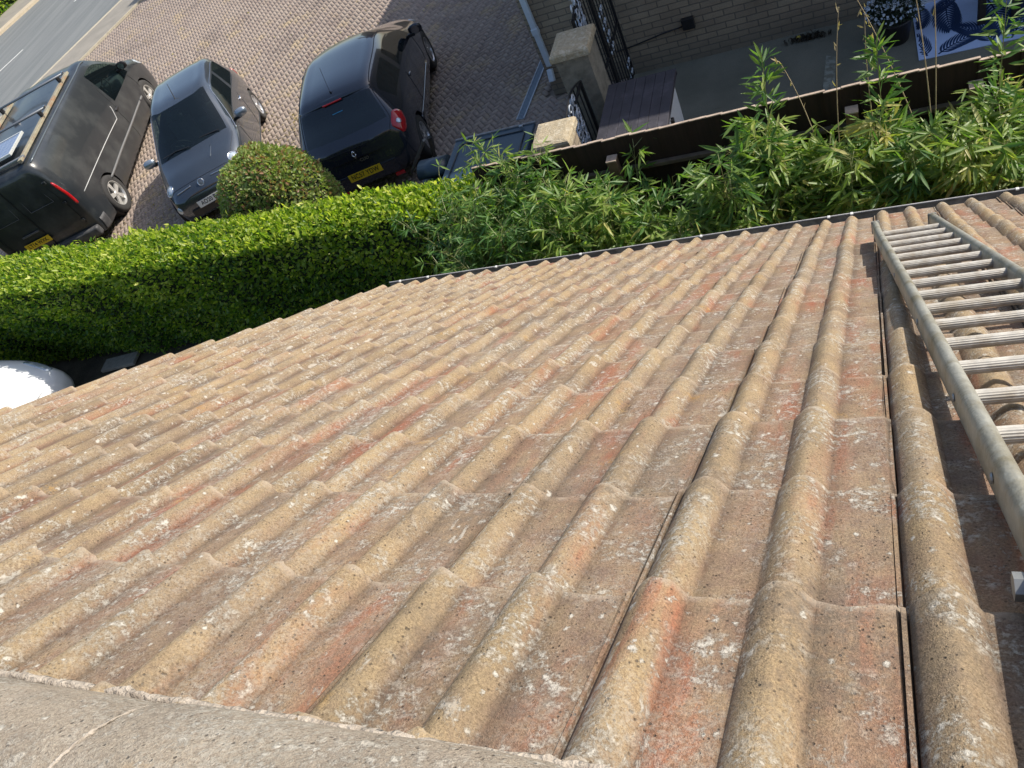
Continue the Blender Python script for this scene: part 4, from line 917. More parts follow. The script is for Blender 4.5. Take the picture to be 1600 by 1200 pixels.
def sub(L, name, u0, u1, v0, v1, m, parent, side=1, off=.004, nu=8, nv=5, rad=0):
    """thin curved panel lying just proud of the body between surface parameters"""
    mb = MB(); V = []; B = []
    for i in range(nu+1):
        for j in range(nv+1):
            a, b = i/nu, j/nv
            if rad: 
                x, y = 2*a-1, 2*b-1; X, Y = x*math.sqrt(1-y*y/2*rad), y*math.sqrt(1-x*x/2*rad); a, b = (X+1)/2, (Y+1)/2
            u, v = u0+(u1-u0)*a, v0+(v1-v0)*b; p = L.P(u, v, side); n = L.N(u, v, side); V.append(p+n*off); B.append(p-n*.01)
    k = len(V); W = nv+1; F = [(i*W+j, (i+1)*W+j, (i+1)*W+j+1, i*W+j+1) for i in range(nu) for j in range(nv)]
    per = [(i, 0) for i in range(nu)] + [(nu, j) for j in range(nv)] + [(i, nv) for i in range(nu, 0, -1)] + [(0, j) for j in range(nv, 0, -1)]
    ids = [i*W+j for i, j in per]; F += [(ids[q], ids[(q+1) % len(ids)], k+ids[(q+1) % len(ids)], k+ids[q]) for q in range(len(ids))]
    mb.add(V+B, F); o = mb.obj(name, m, parent, True)
    return o
def seam(L, uv, side, m, parent, name='door_seam', r=.0035, off=.001):
    pts = []
    for (a, b) in zip(uv[:-1], uv[1:]):
        for t in np.linspace(0, 1, 8, endpoint=False):
            u, v = a[0]+(b[0]-a[0])*t, a[1]+(b[1]-a[1])*t; pts.append(L.P(u, v, side)+L.N(u, v, side)*off)
    pts.append(L.P(*uv[-1], side)+L.N(*uv[-1], side)*off)
    return MB().tube(pts, r, 5).obj(name, m, parent, True)
def wheel(parent, x, y, r, w_, side, spokes=5, m=ALY, double=False):
    t = MB(); ri = r*.66
    t.lathe([(ri, -w_*.45), (r*.86, -w_*.5), (r*.97, -w_*.42), (r, -w_*.25), (r, w_*.25), (r*.97, w_*.42), (r*.86, w_*.5), (ri, w_*.45), (ri, -w_*.45)], (0, 0, 0), 'y', 36)
    e = bpy.data.objects.new('wheel', None); C.objects.link(e); e.parent = parent; e.location = (x, y, r); e.empty_display_size = .1
    t.obj('tyre', TYR, e, True)
    q = MB(); o_ = side*w_*.36
    q.lathe([(ri, side*w_*.44), (ri*.95, side*w_*.44), (ri*.90, side*w_*.30), (ri*.90, -side*w_*.2)], (0, 0, 0), 'y', 36)
    q.lathe([(.001, o_+side*.012), (ri*.17, o_+side*.010), (ri*.22, o_)], (0, 0, 0), 'y', 18)
    for k in range(spokes):
        a = 2*math.pi*k/spokes+.3
        for dd in ((-.11, .11) if double else (0,)):
            a0, a1 = a+dd*.8, a+dd*1.9; wd = ri*(.085 if double else .16)
            p0 = Vector((math.cos(a0), 0, math.sin(a0)))*ri*.14; p1 = Vector((math.cos(a1), 0, math.sin(a1)))*ri*.93; d = (p1-p0).normalized(); n = Vector((-d.z, 0, d.x))
            V = [p0-n*wd*.8, p0+n*wd*.8, p1+n*wd*1.25, p1-n*wd*1.25]
            V = [Vector((v.x, o_, v.z)) for v in V]+[Vector((v.x, o_-side*.03, v.z)) for v in V]
            q.add(V, [(0,1,2,3), (4,7,6,5), (0,4,5,1), (1,5,6,2), (2,6,7,3), (3,7,4,0)])
    q.obj('rim', m, e)
    MB().lathe([(.001, -side*.02), (ri*.88, -side*.02)], (0, 0, 0), 'y', 24).obj('brake_disc', mat('dark_disc', (.04, .04, .042), .5, metal=.5), e)
    return e
def text(parent, s_, size, m, M, name='lettering', ext=.0012, bold=.0):
    cu = bpy.data.curves.new('t', 'FONT'); cu.body = s_; cu.size = size; cu.align_x = 'CENTER'; cu.align_y = 'CENTER'; cu.extrude = ext; cu.offset = bold; cu.space_character = 1.05
    o = bpy.data.objects.new('t', cu); C.objects.link(o); dg = bpy.context.evaluated_depsgraph_get(); me = bpy.data.meshes.new_from_object(o.evaluated_get(dg)); bpy.data.objects.remove(o)
    me.materials.clear(); me.materials.append(m); o = bpy.data.objects.new(name, me); C.objects.link(o); o.parent = parent; o.matrix_local = M; return o
def frame_mat(loc, xdir, ydir):
    x = Vector(xdir).normalized(); y = Vector(ydir); y = (y-x*y.dot(x)).normalized(); z = x.cross(y)
    M = Matrix((x, y, z)).transposed().to_4x4(); M.translation = loc; return M
def plate(parent, loc, right, up, s_, m, sizex=.84):
    M = frame_mat(loc, right, up); e = MB().box((0, 0, 0), (.52, .111, .008), bev=.004).obj('number_plate', m, parent); e.matrix_local = M
    text(e, s_, .098, INK, Matrix.Translation((0, .002, .0045)) @ Matrix.Diagonal((sizex, 1, 1, 1)), 'plate_lettering', .001, .0012); return e
def body_from(L, classify, mats_, parent, arches, names=('body', 'windscreen', 'side_window', 'rear_window', 'side_window', 'quarter_window', 'trim')):
    V, F, M = L.build(classify); o = mkobj('body', V, F, None); me = o.data
    for m_ in mats_: me.materials.append(m_)
    me.polygons.foreach_set('material_index', M); me.polygons.foreach_set('use_smooth', [True]*len(me.polygons))
    bm = bmesh.new(); bm.from_mesh(me); bmesh.ops.remove_doubles(bm, verts=bm.verts[:], dist=.0005); bmesh.ops.recalc_face_normals(bm, faces=bm.faces[:]); bm.to_mesh(me); bm.free()
    cut = []
    for (x, z, r, y) in arches:
        for sd in (1, -1):
            cm = MB(); cm.lathe([(.0001, -.30), (r, -.30), (r, .30), (.0001, .30)], (x, sd*(y+.02), z), 'y', 40); c_ = cm.obj('cut', BLK); cut.append(c_)
    if cut:
        for c_ in cut: 
            b2_ = bmesh.new(); b2_.from_mesh(c_.data); bmesh.ops.remove_doubles(b2_, verts=b2_.verts[:], dist=.001); bmesh.ops.recalc_face_normals(b2_, faces=b2_.faces[:]); b2_.to_mesh(c_.data); b2_.free()
        apply_bool(o, cut)
    me = o.data; nm = len(mats_)
    # split by material into parts
    bm = bmesh.new(); bm.from_mesh(me)
    res = {}
    for mi in range(1, nm):
        left = set(f for f in bm.faces if f.material_index == mi)
        while left:
            stack = [left.pop()]; fs = []
            while stack:
                f = stack.pop(); fs.append(f)
                for e in f.edges:
                    for f2 in e.link_faces:
                        if f2 in left: left.discard(f2); stack.append(f2)
            vm = {}; V = []; Fq = []
            for f in fs:
                q = []
                for v in f.verts:
                    if v.index not in vm: vm[v.index] = len(V); V.append(v.co.copy())
                    q.append(vm[v.index])
                Fq.append(q)
            mkobj(names[mi], V, Fq, mats_[mi], parent, True)
    bmesh.ops.delete(bm, geom=[f for f in bm.faces if 0 < f.material_index < nm], context='FACES')
    for e in bm.edges:
        if len(e.link_faces) == 2 and e.calc_face_angle(0) > R(40): e.smooth = False
    bm.to_mesh(me); bm.free()
    for f in me.polygons:
        if f.material_index >= nm: f.material_index = 0
    o.parent = parent; o.name = 'body'
    for (x, z, r, y) in arches:          # dark wheel housings
        for sd in (1, -1):
            MB().lathe([(r*1.0, sd*-.02), (r*1.0, -sd*.26), (.001, -sd*.26)], (x, sd*y, z), 'y', 30).obj('wheel_housing', BLK, parent, True)
    return o, res
def mirror(parent, x, y, z, side, m, s_=1.0):
    e = MB(); n = 10
    e.lathe([(.001, -.115), (.055, -.10), (.078, -.05), (.080, 0), (.074, .055), (.05, .10), (.001, .112)], (0, 0, 0), 'y', 18)
    e.v = [Vector((v.x*.75 if v.x > 0 else v.x*.35, v.y, v.z*.95))*s_+Vector((x, y, z)) for v in e.v]; o = e.obj('door_mirror', m, parent, True)
    MB().box((x-.01*s_, y-side*.09*s_, z-.055*s_), (.05, .12*s_, .05), bev=.01).obj('mirror_stalk', BLK, o)
    MB().lathe([(.001, 0), (.065*s_, 0)], (x-.031*s_, y, z), 'x', 14).obj('mirror_glass', CHR, o)
    return o
def seats(parent, xs, y, z, s_=1.0, wheel_side=-1, wx=None):
    for x in xs:
        for sd in (1, -1):
            q = MB(); q.box((x, sd*y, z), (.48, .46, .16), bev=.05); q.box((x-.26, sd*y, z+.32), (.14, .44, .62), rot=(0, R(-14), 0), bev=.05); q.box((x-.36, sd*y, z+.68), (.09, .24, .17), bev=.035); q.obj('seat', SEAT, parent, True)
    if wx is not None:
        c_ = Vector((wx, wheel_side*y, z+.44)); pts = [c_+Vector((math.sin(a)*.18*.45, math.cos(a)*.185, math.sin(a)*.185*.88)) for a in np.linspace(0, 2*math.pi, 28)]
        w_ = MB(); w_.tube(pts, .014, 6, cap=False)
        for a in (0, 2.1, 4.2): w_.tube([c_, c_+Vector((math.sin(a)*.08, math.cos(a)*.18, math.sin(a)*.16))], .012, 5)
        w_.lathe([(.001, -.02), (.05, -.02), (.05, .02), (.001, .02)], c_, 'x', 12); w_.obj('steering_wheel', BLK, parent, True)
        MB().box((wx+.30, 0, z+.32), (.42, y*3.3, .22), bev=.06).obj('dashboard', SEAT, parent, True)
def paint(name, col, metal=.5, rough=.28, dirt=None, dthr=.62):
    return mat(name, col, rough, metal=metal, coat=1.0, var=.05, vscale=2, dirt=dirt, dscale=2.2, dthr=dthr)

# ---- small grey retro hatchback, nose towards the hedge
hd = Vector((.47, -.883)).normalized(); ang = math.atan2(hd.y, hd.x)
front_c = Vector((-9.15, 7.80)); cen = front_c - hd*1.78*.94
fi = thing('grey_hatchback', 'small rounded dark blue-grey retro hatchback facing the hedge with a white front number plate', 'car', (cen.x, cen.y, .0), ang, 'cars and van parked on the driveway'); fi.scale = (.94, .94, .96)
PF = paint('grey_blue_paint', (.060, .075, .095), .55, .24)
st = [
 [(1.70,.50,.26),(1.73,.54,.34),(1.74,.54,.45),(1.74,.50,.56),(1.73,.42,.62),(1.73,.25,.65),(1.74,0,.66)],
 [(1.60,.68,.20),(1.64,.72,.30),(1.65,.73,.46),(1.63,.69,.60),(1.58,.58,.70),(1.60,.34,.74),(1.63,0,.76)],
 [(1.30,.76,.18),(1.33,.80,.30),(1.34,.805,.52),(1.31,.775,.70),(1.26,.64,.82),(1.32,.38,.86),(1.35,0,.88)],
 [(.86,.77,.17),(.86,.81,.30),(.86,.815,.58),(.84,.79,.80),(.80,.70,.93),(.90,.42,.98),(.96,0,1.00)],
 [(.40,.775,.17),(.40,.815,.30),(.40,.82,.60),(.34,.80,.86),(-.02,.575,1.37),(.10,.34,1.42),(.14,0,1.43)],
 [(-.40,.775,.17),(-.40,.815,.30),(-.40,.82,.62),(-.44,.805,.90),(-.60,.585,1.42),(-.55,.34,1.475),(-.55,0,1.49)],
 [(-1.05,.77,.18),(-1.05,.81,.32),(-1.05,.82,.62),(-1.12,.80,.94),(-1.20,.56,1.38),(-1.22,.33,1.43),(-1.22,0,1.44)],
 [(-1.48,.72,.22),(-1.50,.77,.36),(-1.52,.78,.62),(-1.52,.74,.90),(-1.55,.60,1.02),(-1.60,.36,1.05),(-1.62,0,1.06)],
 [(-1.64,.62,.26),(-1.70,.68,.38),(-1.71,.68,.60),(-1.68,.65,.78),(-1.68,.54,.88),(-1.72,.32,.90),(-1.73,0,.91)],
 [(-1.72,.45,.30),(-1.76,.50,.40),(-1.77,.50,.56),(-1.76,.46,.70),(-1.75,.40,.78),(-1.76,.25,.80),(-1.77,0,.80)]]
for q_ in (0, 1, 2):
    st[q_] = [(a_, b_*(.86, .88, .94)[q_], c_) for a_, b_, c_ in st[q_]]
LF = Loft(st)
def cl_f(u, v, sd):
    if 3.08 < u < 4.0 and v > 4.22: return 1
    if 3.32 < u < 5.0 and 3.2 < v < 3.82: return 2
    if 5.12 < u < 5.95 and 3.2 < v < 3.80: return 2
    if 6.10 < u < 6.95 and v > 4.3: return 3
    return 0
o_, pr_ = body_from(LF, cl_f, [PF, GLC, GLC, GLD], fi, [(1.12, .28, .325, .80), (-1.18, .28, .325, .80)])
for x in (1.12, -1.18):
    for sd in (1, -1): wheel(fi, x, sd*.725, .285, .175, sd, 5, mat('bright_alloy', (.62, .62, .63), .3, metal=.6), True)
seats(fi, (-.15,), .36, .38, wx=.30)
for sd in (1, -1):
    mirror(fi, .52, sd*.93, .94, sd, mat('pale_mirror_cap', (.32, .37, .42), .25, metal=.6, coat=1))
    c_ = LF.P(1.62, 3.60, sd); n_ = LF.N(1.62, 3.60, sd); M = n_.to_track_quat('Z', 'Y').to_matrix().to_4x4(); M.translation = c_-n_*.012
    h = MB().lathe([(.092, -.03), (.098, .008), (.094, .016), (.084, .013), (.080, .004)], (0, 0, 0), n=28).obj('headlight', CHR, fi, True); h.matrix_local = M
    l = MB().lathe([(.083, .004), (.07, .02), (.04, .031), (.001, .036)], (0, 0, 0), n=28).obj('headlight_lens', CLR, h, True)
    c_ = LF.P(.90, 2.15, sd); n_ = LF.N(.90, 2.15, sd); M = n_.to_track_quat('Z', 'Y').to_matrix().to_4x4(); M.translation = c_-n_*.004
    h = MB().lathe([(.058, -.02), (.060, .008), (.05, .012), (.03, .02), (.001, .022)], (0, 0, 0), n=22).obj('running_light', CLR, fi, True); h.matrix_local = M
    sub(LF, 'door_handle', 4.90, 5.05, 2.62, 2.76, CHR, fi, sd, .022, 5, 3, .6)
    seam(LF, [(3.45, 3.0), (3.42, 1.8), (3.6, .4)], sd, BLK, fi); seam(LF, [(5.06, 3.0), (5.08, 1.7), (5.0, .9), (4.8, .35), (3.6, .38)], sd, BLK, fi)
    seam(LF, [(3.12, 3.25), (3.6, 3.55), (4.0, 3.86), (5.0, 3.86), (5.9, 3.84)], sd, CHR, fi, 'window_trim', .006, .002)
    sub(LF, 'tail_light', 7.02, 7.42, 2.6, 3.6, RED, fi, sd, .006, 6, 5, .5)
    sub(LF, 'sill_trim', 3.3, 5.9, .35, .62, PF, fi, sd, .010, 12, 2)
    MB().lathe([(.001, .004), (.022, .003), (.022, 0)], LF.P(2.35, 2.35, sd)+LF.N(2.35, 2.35, sd)*.003, 'y', 10).obj('side_repeater', CLR, fi)
seam(LF, [(1.28, 3.7), (2.0, 3.84), (2.85, 3.86)], 1, BLK, fi, 'bonnet_seam'); seam(LF, [(1.28, 3.7), (2.0, 3.84), (2.85, 3.86)], -1, BLK, fi, 'bonnet_seam')
for sd in (1, -1): seam(LF, [(1.28, 3.7), (1.2, 5), (1.18, 6)], sd, BLK, fi, 'bonnet_seam')
MB().box((1.748, 0, .36), (.03, .86, .13), bev=.012).obj('lower_grille', BLK, fi)
seam(LF, [(.92, 5.35), (.90, 4.7), (.95, 4.1)], 1, CHR, fi, 'chrome_whisker', .009, .006); seam(LF, [(.92, 5.35), (.90, 4.7), (.95, 4.1)], -1, CHR, fi, 'chrome_whisker', .009, .006)
c_ = LF.P(.80, 6)+Vector((.012, 0, 0)); n_ = Vector((.85, 0, .5)).normalized(); M = n_.to_track_quat('Z', 'Y').to_matrix().to_4x4(); M.translation = c_
b_ = MB().lathe([(.056, -.012), (.058, .006), (.050, .010), (.046, .006)], (0, 0, 0), n=26).obj('round_badge', CHR, fi, True); b_.matrix_local = M
MB().lathe([(.047, .004), (.001, .010)], (0, 0, 0), n=22).obj('badge_centre', mat('dark_silver_badge', (.20, .21, .22), .3, metal=.6), b_)
plate(fi, Vector((1.775, 0, .47)), (0, 1, 0), (-.16, 0, 1), 'AO20 BYD', PW)
for (a, b) in ((.50, -.05), (-.02, -.55)):   # wipers
    MB().tube([LF.P(3.05, 5.95 if abs(a) < .1 else 4.6, 1 if a > 0 else -1)+Vector((.03, 0, .015)), Vector((.86, (a+b)/2, 1.035)), Vector((.83, b, 1.02))], .008, 5).obj('wiper', BLK, fi)
MB().tube([(.02, 0, 1.44), (-.03, 0, 1.47), (-.20, 0, 1.66)], [.016, .008, .004], 6).obj('aerial', BLK, fi)
MB().lathe([(.001, .035), (.03, .02), (.04, 0), (.001, -.005)], (.30, 0, 1.30), n=12).obj('interior_mirror', BLK, fi)
sub(LF, 'bonnet_crease', 2.0, 2.7, 5.2, 5.26, PF, fi, 1, .004, 6, 2)

# ---- black hatchback, tail towards the hedge
hd = Vector((-.275, .961)).normalized(); ang = math.atan2(hd.y, hd.x); rear_c = Vector((-6.10, 7.50)); cen = rear_c + hd*1.98*.95
ck = thing('black_hatchback', 'black three-door hatchback with its tail to the hedge and a yellow rear number plate', 'car', (cen.x, cen.y, 0), ang, 'cars and van parked on the driveway'); ck.scale = (.95, .95, .97)
PC = paint('black_blue_paint', (.024, .028, .040), .35, .2)
st = [
 [(1.92,.45,.24),(1.95,.50,.34),(1.96,.50,.46),(1.95,.46,.56),(1.93,.40,.63),(1.94,.22,.66),(1.95,0,.67)],
 [(1.78,.68,.20),(1.82,.74,.32),(1.83,.75,.48),(1.80,.71,.62),(1.74,.60,.72),(1.78,.36,.76),(1.80,0,.78)],
 [(1.40,.79,.18),(1.42,.84,.32),(1.42,.85,.55),(1.39,.82,.74),(1.32,.68,.86),(1.36,.40,.90),(1.38,0,.92)],
 [(.92,.80,.17),(.92,.85,.30),(.92,.86,.60),(.90,.84,.83),(.84,.72,.97),(.98,.44,1.02),(1.04,0,1.04)],
 [(.35,.80,.17),(.35,.85,.30),(.35,.86,.62),(.28,.84,.90),(-.02,.60,1.37),(.10,.36,1.42),(.14,0,1.43)],
 [(-.50,.80,.17),(-.50,.85,.30),(-.50,.86,.64),(-.54,.845,.95),(-.62,.61,1.42),(-.60,.36,1.475),(-.60,0,1.49)],
 [(-1.25,.79,.19),(-1.25,.845,.34),(-1.25,.86,.66),(-1.32,.84,.99),(-1.42,.58,1.375),(-1.46,.34,1.43),(-1.47,0,1.445)],
 [(-1.62,.75,.22),(-1.66,.81,.38),(-1.68,.825,.66),(-1.70,.80,.92),(-1.74,.68,1.00),(-1.80,.40,1.015),(-1.83,0,1.02)],
 [(-1.80,.68,.26),(-1.88,.75,.40),(-1.90,.755,.62),(-1.87,.72,.80),(-1.86,.62,.88),(-1.92,.36,.895),(-1.94,0,.90)],
 [(-1.90,.52,.28),(-1.96,.58,.38),(-1.975,.58,.52),(-1.95,.55,.64),(-1.935,.50,.72),(-1.96,.28,.74),(-1.97,0,.745)]]
LC = Loft(st)
def cl_c(u, v, sd):
    if 3.08 < u < 4.0 and v > 4.22: return 1
    if 3.35 < u < 5.0 and 3.2 < v < 3.82: return 2
    if 5.10 < u < 6.1 and 3.25 < v < 3.80: return 2
    if 6.16 < u < 6.95 and v > 4.22: return 3
    return 0
body_from(LC, cl_c, [PC, GLC, GLD, GLD], ck, [(1.26, .305, .345, .84), (-1.30, .305, .345, .84)])
for x in (1.26, -1.30):
    for sd in (1, -1): wheel(ck, x, sd*.755, .305, .19, sd, 5, ALY, True)
seats(ck, (-.2, -.95), .36, .38, wx=.28)
for sd in (1, -1):
    mirror(ck, .55, sd*.97, .98, sd, PC)
    sub(LC, 'tail_light', 6.78, 7.92, 2.45, 4.02, RED, ck, sd, .012, 8, 10, .8)
    q = sub(LC, 'reversing_lamp', 7.22, 7.52, 3.0, 3.55, CLR, ck, sd, .019, 5, 5, .9)
    sub(LC, 'door_handle', 4.92, 5.06, 2.62, 2.76, PC, ck, sd, .022, 5, 3, .6)
    seam(LC, [(3.45, 3.0), (3.42, 1.8), (3.6, .4)], sd, INK, ck); seam(LC, [(5.10, 3.0), (5.1, 1.7), (5.0, .9), (4.8, .35), (3.6, .38)], sd, INK, ck)
    sub(LC, 'side_moulding', 3.5, 5.7, 1.25, 1.45, PC, ck, sd, .014, 12, 2)
    seam(LC, [(4.0, 4.08), (5.0, 4.08), (6.0, 4.08)], sd, BLK, ck, 'roof_gutter', .007, .001)
    seam(LC, [(6.05, 4.1), (7.0, 4.05), (7.6, 4.1), (8.1, 4.0)], sd, INK, ck, 'tailgate_seam', .004)
    seam(LC, [(8.1, 4.0), (8.15, 5), (8.15, 6)], sd, INK, ck, 'tailgate_seam', .004)
    sub(LC, 'headlight', .9, 1.9, 2.95, 3.75, CLR, ck, sd, .006, 6, 5, .6)
    MB().box((-1.99, sd*.45, .30), (.02, .14, .05), bev=.006).obj('bumper_reflector', RED, ck)
# spoiler lip, high brake light, rear wiper, badges
for q in (0,):
    V = []; mb = MB()
    for i, t in enumerate(np.linspace(-1, 1, 15)):
        y = t*.56; x = -1.50+.09*t*t; V += [(x+.10, y, 1.452-.045*t*t), (x-.07, y, 1.418-.050*t*t), (x-.065, y, 1.398-.05*t*t), (x+.08, y, 1.41-.05*t*t)]
    mb.add(V, [(4*i+k, 4*i+(k+1) % 4, 4*(i+1)+(k+1) % 4, 4*(i+1)+k) for i in range(14) for k in range(4)]+[(0,1,2,3), (56,57,58,59)]); mb.obj('spoiler', PC, ck, True)
MB().box((-1.575, 0, 1.402), (.018, .30, .018), rot=(0, R(-15), 0), bev=.005).obj('high_brake_light', RED, ck)
MB().box((-1.64, -.02, 1.275), (.012, .16, .035), rot=(0, R(-52), 0), bev=.004).obj('window_sticker', mat('blue_sticker', (.03, .22, .40), .4), ck)
plate(ck, Vector((-1.995, 0, .50)), (0, -1, 0), (.12, 0, 1), 'NC57 YDW', PY)
MB().box((-1.972, 0, .44), (.03, 1.0, .20), bev=.02).obj('bumper_insert', PC, ck)
mz = Vector((-1.962, 0, .80)); M = frame_mat(mz, (0, -1, 0), (.2, 0, 1)); mb = MB()
for (a, b) in (((0, .052), (.026, 0)), ((.026, 0), (0, -.052)), ((0, -.052), (-.026, 0)), ((-.026, 0), (0, .052))): mb.tube([(a[0], a[1], 0), (b[0], b[1], 0)], .009, 5)
e = mb.obj('diamond_badge', CHR, ck, True); e.matrix_local = M
text(ck, 'CLIO', .060, mat('dull_chrome', (.42, .38, .30), .3, metal=.8), frame_mat(Vector((-1.965, -.10, .69)), (0, -1, 0), (.12, 0, 1)), 'tailgate_lettering', .002, .001)
MB().tube([(-1.40, .0, 1.455), (-1.42, 0, 1.48)], [.016, .010], 8).obj('aerial_base', BLK, ck)
MB().tube([(-1.42, 0, 1.475), (-1.12, .05, 1.70)], .003, 5).obj('aerial', BLK, ck)
for sd in (-1,): MB().tube([(-1.80, 0, 1.045), (-1.74, .12, 1.10), (-1.70, .32, 1.13)], .008, 5).obj('rear_wiper', BLK, ck)
# parcel shelf glimpsed through the rear window
MB().box((-1.35, 0, .95), (.5, 1.1, .03), bev=.01).obj('parcel_shelf', SEAT, ck)

# ---- black panel van
hd = Vector((-.371, .929)).normalized(); ang = math.atan2(hd.y, hd.x); nr = Vector((hd.y, -hd.x))
rw = Vector((-12.17, 8.78)); cen = rw - nr*.93 + hd*(1.85-.10)
vn = thing('panel_van', 'black panel van with roof bars and a solar panel, its rear to the hedge', 'van', (cen.x+.03*2.7*hd.x, cen.y+.03*2.7*hd.y, 0), ang, 'cars and van parked on the driveway'); vn.scale = (1.03, 1, 1)
PV = mat('dusty_black_paint', (.020, .024, .028), .32, metal=.1, coat=.35, var=.05, vscale=2, dirt=(.045, .05, .052), dscale=2.2, dthr=.52)
XR_, XF = -2.72, 2.72
def vs(x, w_, zb, zs, zm, zbelt, yr, zr, zc, xt=None, ws=None):
    xt = x if xt is None else xt; ws = w_ if ws is None else ws
    return [(x, w_*.94, zb), (x, w_*.985, zs), (x, w_, zm), (x*.5+xt*.5 if xt != x else x, ws*.985, zbelt), (xt, yr, zr), (xt, yr*.55, (zr+zc*2)/3+.004), (xt, 0, zc)]
st = [
 vs(2.70, .62, .28, .40, .52, .62, .45, .72, .76),
 vs(2.60, .86, .22, .36, .55, .72, .70, .88, .93),
 vs(2.30, .93, .20, .36, .60, .86, .80, 1.00, 1.05, 2.27),
 vs(1.85, .95, .20, .36, .68, .98, .84, 1.10, 1.16, 1.90),
 vs(1.30, .955, .20, .36, .70, .98, .745, 1.69, 1.77, .98),
 vs(.30, .955, .20, .36, .70, 1.00, .77, 1.74, 1.81, .30),
 vs(-.60, .955, .20, .36, .72, 1.06, .775, 1.75, 1.82),
 vs(-1.60, .955, .20, .36, .72, 1.12, .775, 1.75, 1.815),
 vs(-2.50, .95, .22, .38, .74, 1.12, .76, 1.735, 1.79),
 vs(-2.68, .90, .26, .40, .76, 1.10, .70, 1.69, 1.73),
 vs(-2.715, .80, .30, .44, .78, 1.08, .62, 1.60, 1.66)]
LV = Loft(st)
def cl_v(u, v, sd):
    if 3.12 < u < 4.0 and v > 4.22: return 1
    if 3.32 < u < 4.86 and 3.05 < v < 3.82: return 2
    return 0
body_from(LV, cl_v, [PV, GLC, clear_glass('clear_side_glass', .62)], vn, [(1.75, .34, .385, .94), (-1.75, .34, .385, .94)])
for x in (1.75, -1.75):
    for sd in (1, -1): wheel(vn, x, sd*.855, .345, .215, sd, 5, mat('silver_van_alloy', (.60, .59, .56), .35, metal=.5))
seats(vn, (.75,), .48, .62, wx=1.25)
for sd in (1, -1):
    m_ = mirror(vn, 1.42, sd*1.04, 1.20, sd, BLK, 1.0)
    sub(LV, 'tail_light', 8.98, 9.35, 2.35, 3.45, RED, vn, sd, .010, 5, 10, .35)
    sub(LV, 'door_handle', 4.95, 5.12, 2.62, 2.78, BLK, vn, sd, .024, 5, 3, .4)
    sub(LV, 'side_moulding', 4.15, 6.95, 1.50, 1.60, mat('grey_side_moulding', (.14, .14, .14), .6), vn, sd, .018, 16, 2)
    sub(LV, 'side_moulding', 3.9, 4.1, 1.50, 1.60, MATS['grey_side_moulding'], vn, sd, .018, 3, 2)
    seam(LV, [(3.50, 3.0), (3.45, 1.8), (3.6, .4)], sd, INK, vn); seam(LV, [(4.95, 3.6), (5.05, 2.4), (5.0, .4)], sd, INK, vn)
    seam(LV, [(5.15, 3.05), (5.32, 2.42), (7.9, 2.42)], sd, mat('bright_seam', (.45, .45, .44), .5), vn, 'sliding_door_rail', .008, .003)
    sub(LV, 'rear_wheel_flare', 7.95, 8.6, .1, 1.3, mat('grey_black_plastic', (.05, .05, .052), .6, dirt=(.10, .10, .10), dscale=4), vn, sd, .014, 8, 6)
    sub(LV, 'headlight', .95, 1.9, 2.9, 3.7, CLR, vn, sd, .006, 6, 5, .5)
    seam(LV, [(4.1, 4.02), (6, 4.02), (8.2, 4.02)], sd, mat('pale_roof_edge', (.16, .19, .21), .3, metal=.5), vn, 'roof_gutter', .012, .004)
# rear doors
xr = -2.722
MB().box((xr-.004, 0, 1.02), (.006, .012, 1.3)).obj('rear_door_seam', INK, vn)
for sd in (1, -1):
    mb = MB(); a = [(xr-.004, sd*.13, 1.10), (xr-.004, sd*.60, 1.10), (xr+.03, sd*.53, 1.52), (xr+.03, sd*.13, 1.54), (xr-.004, sd*.13, 1.10)]; mb.tube(a, .006, 5); mb.obj('rear_door_panel_line', mat('dull_line', (.09, .09, .09), .5), vn)
    MB().tube([(xr-.004, sd*.74, .55), (xr-.004, sd*.74, 1.05), (xr+.02, sd*.66, 1.5)], .005, 5).obj('rear_door_seam', INK, vn)
    for z in (.62, 1.0, 1.42): MB().box((xr-.01, sd*.735, z), (.03, .06, .05), bev=.006).obj('door_hinge', PV, vn)
mb = MB(); mb.box((xr-.03, 0, .36), (.13, 1.72, .17), bev=.04); mb.obj('rear_bumper', MATS['grey_black_plastic'], vn, True)
plate(vn, Vector((xr-.030, .22, .62)), (0, -1, 0), (.05, 0, 1), 'LT14 WXK', PY)
MB().box((xr-.10, .56, .40), (.02, .13, .09), bev=.01).obj('bumper_lamp', CLR, vn)
MB().box((xr-.02, .20, .80), (.03, .34, .03), bev=.008).obj('door_handle_bar', mat('dull_line', (.09, .09, .09), .5), vn)
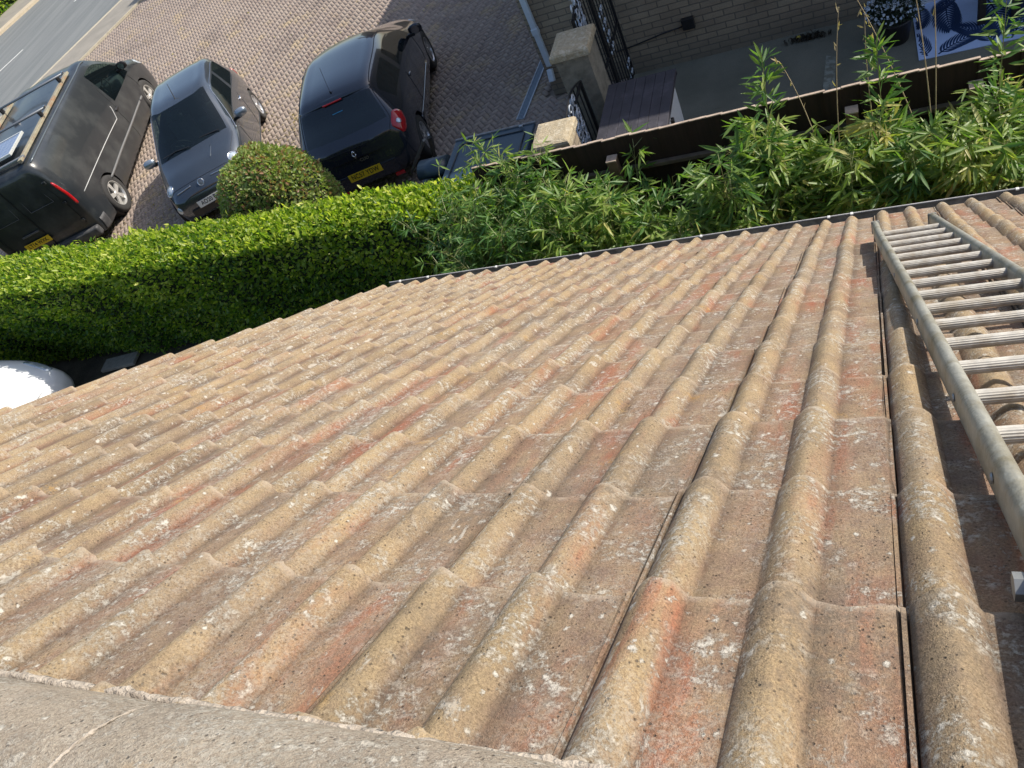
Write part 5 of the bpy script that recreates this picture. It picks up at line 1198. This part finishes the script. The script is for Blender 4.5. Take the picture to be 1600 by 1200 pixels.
# roof furniture
rs = mat('timber_side_rail', (.30, .27, .19), .6, var=.25, vscale=10, dirt=(.30, .16, .08), dscale=4, dthr=.56)
for sd in (1, -1): MB().box((-1.15, sd*.66, 1.835), (2.95, .075, .045), bev=.006).obj('roof_side_rail', rs, vn)
for x in (-.05, -1.25):
    mb = MB(); mb.tube([(x, -.80, 1.95), (x, .80, 1.95)], .019, 10); rb = mb.obj('roof_bar', mat('grey_bar', (.25, .26, .27), .4, metal=.6), vn, True)
    for sd in (1, -1): MB().box((x, sd*.66, 1.90), (.09, .04, .10), bev=.008).obj('bar_foot', BLK, rb)
    for sd in (1, -1): MB().box((x, sd*.82, 1.965), (.03, .025, .04), bev=.005).obj('bar_end_stop', CHR, rb)
g = NT('solar_cell'); br = g.t.nodes.new('ShaderNodeTexBrick'); br.offset = 0; g.ln(g.tc, br.inputs[0]); br.inputs['Color1'].default_value = (.10, .12, .22, 1); br.inputs['Color2'].default_value = (.12, .14, .25, 1); br.inputs['Mortar'].default_value = (.30, .32, .40, 1); br.inputs['Scale'].default_value = 1; br.inputs['Brick Width'].default_value = .105; br.inputs['Row Height'].default_value = .105; br.inputs['Mortar Size'].default_value = .004
M_sol = g.done(br.outputs[0], .15); g.p.inputs['Coat Weight'].default_value = 1
sp = MB().box((-2.00, .10, 1.905), (.66, 1.02, .03), bev=.003).obj('solar_panel', M_sol, vn)
mb = MB(); F4 = [((-2.00, -.42, 1.908), (.70, .030, .042)), ((-2.00, .62, 1.908), (.70, .030, .042)), ((-1.66, .10, 1.908), (.030, 1.02, .042)), ((-2.34, .10, 1.908), (.030, 1.02, .042))]
for c_, d_ in F4: mb.box(c_, d_, bev=.003)
mb.obj('panel_frame', mat('pale_frame', (.62, .64, .62), .4, metal=.3), sp)
for x in (-2.50,): MB().box((x, 0, 1.84), (.06, 1.40, .04), bev=.01).obj('rear_roof_bar', MATS['grey_bar'], vn)
MB().box((-.85, .1, 1.835), (.06, .12, .03), bev=.01).obj('roof_vent', mat('white_vent', (.7, .7, .7), .5), vn)
MB().tube([(2.2, -.50, 1.10), (1.95, -.1, 1.20), (1.9, .3, 1.20)], .008, 5).obj('wiper', BLK, vn)

# ---- white car beside our wall, bottom left
PW_ = paint('white_paint', (.80, .81, .82), 0, .3)
wc = thing('white_car', 'white car roof showing beyond the left edge of the tiles', 'car', (-11.80, 3.66, 0), R(4), None)
body_from(LC, cl_c, [PW_, GLC, GLD, GLD], wc, [(1.26, .305, .345, .84), (-1.30, .305, .345, .84)])
for x in (1.26, -1.30):
    for sd in (1, -1): wheel(wc, x, sd*.755, .305, .19, sd, 5, ALY, True)
for sd in (1, -1): sub(LC, 'tail_light', 7.00, 7.88, 3.0, 3.92, RED, wc, sd, .010, 8, 8, .75); sub(LC, 'headlight', .9, 1.9, 2.95, 3.75, CLR, wc, sd, .006, 6, 5, .6)
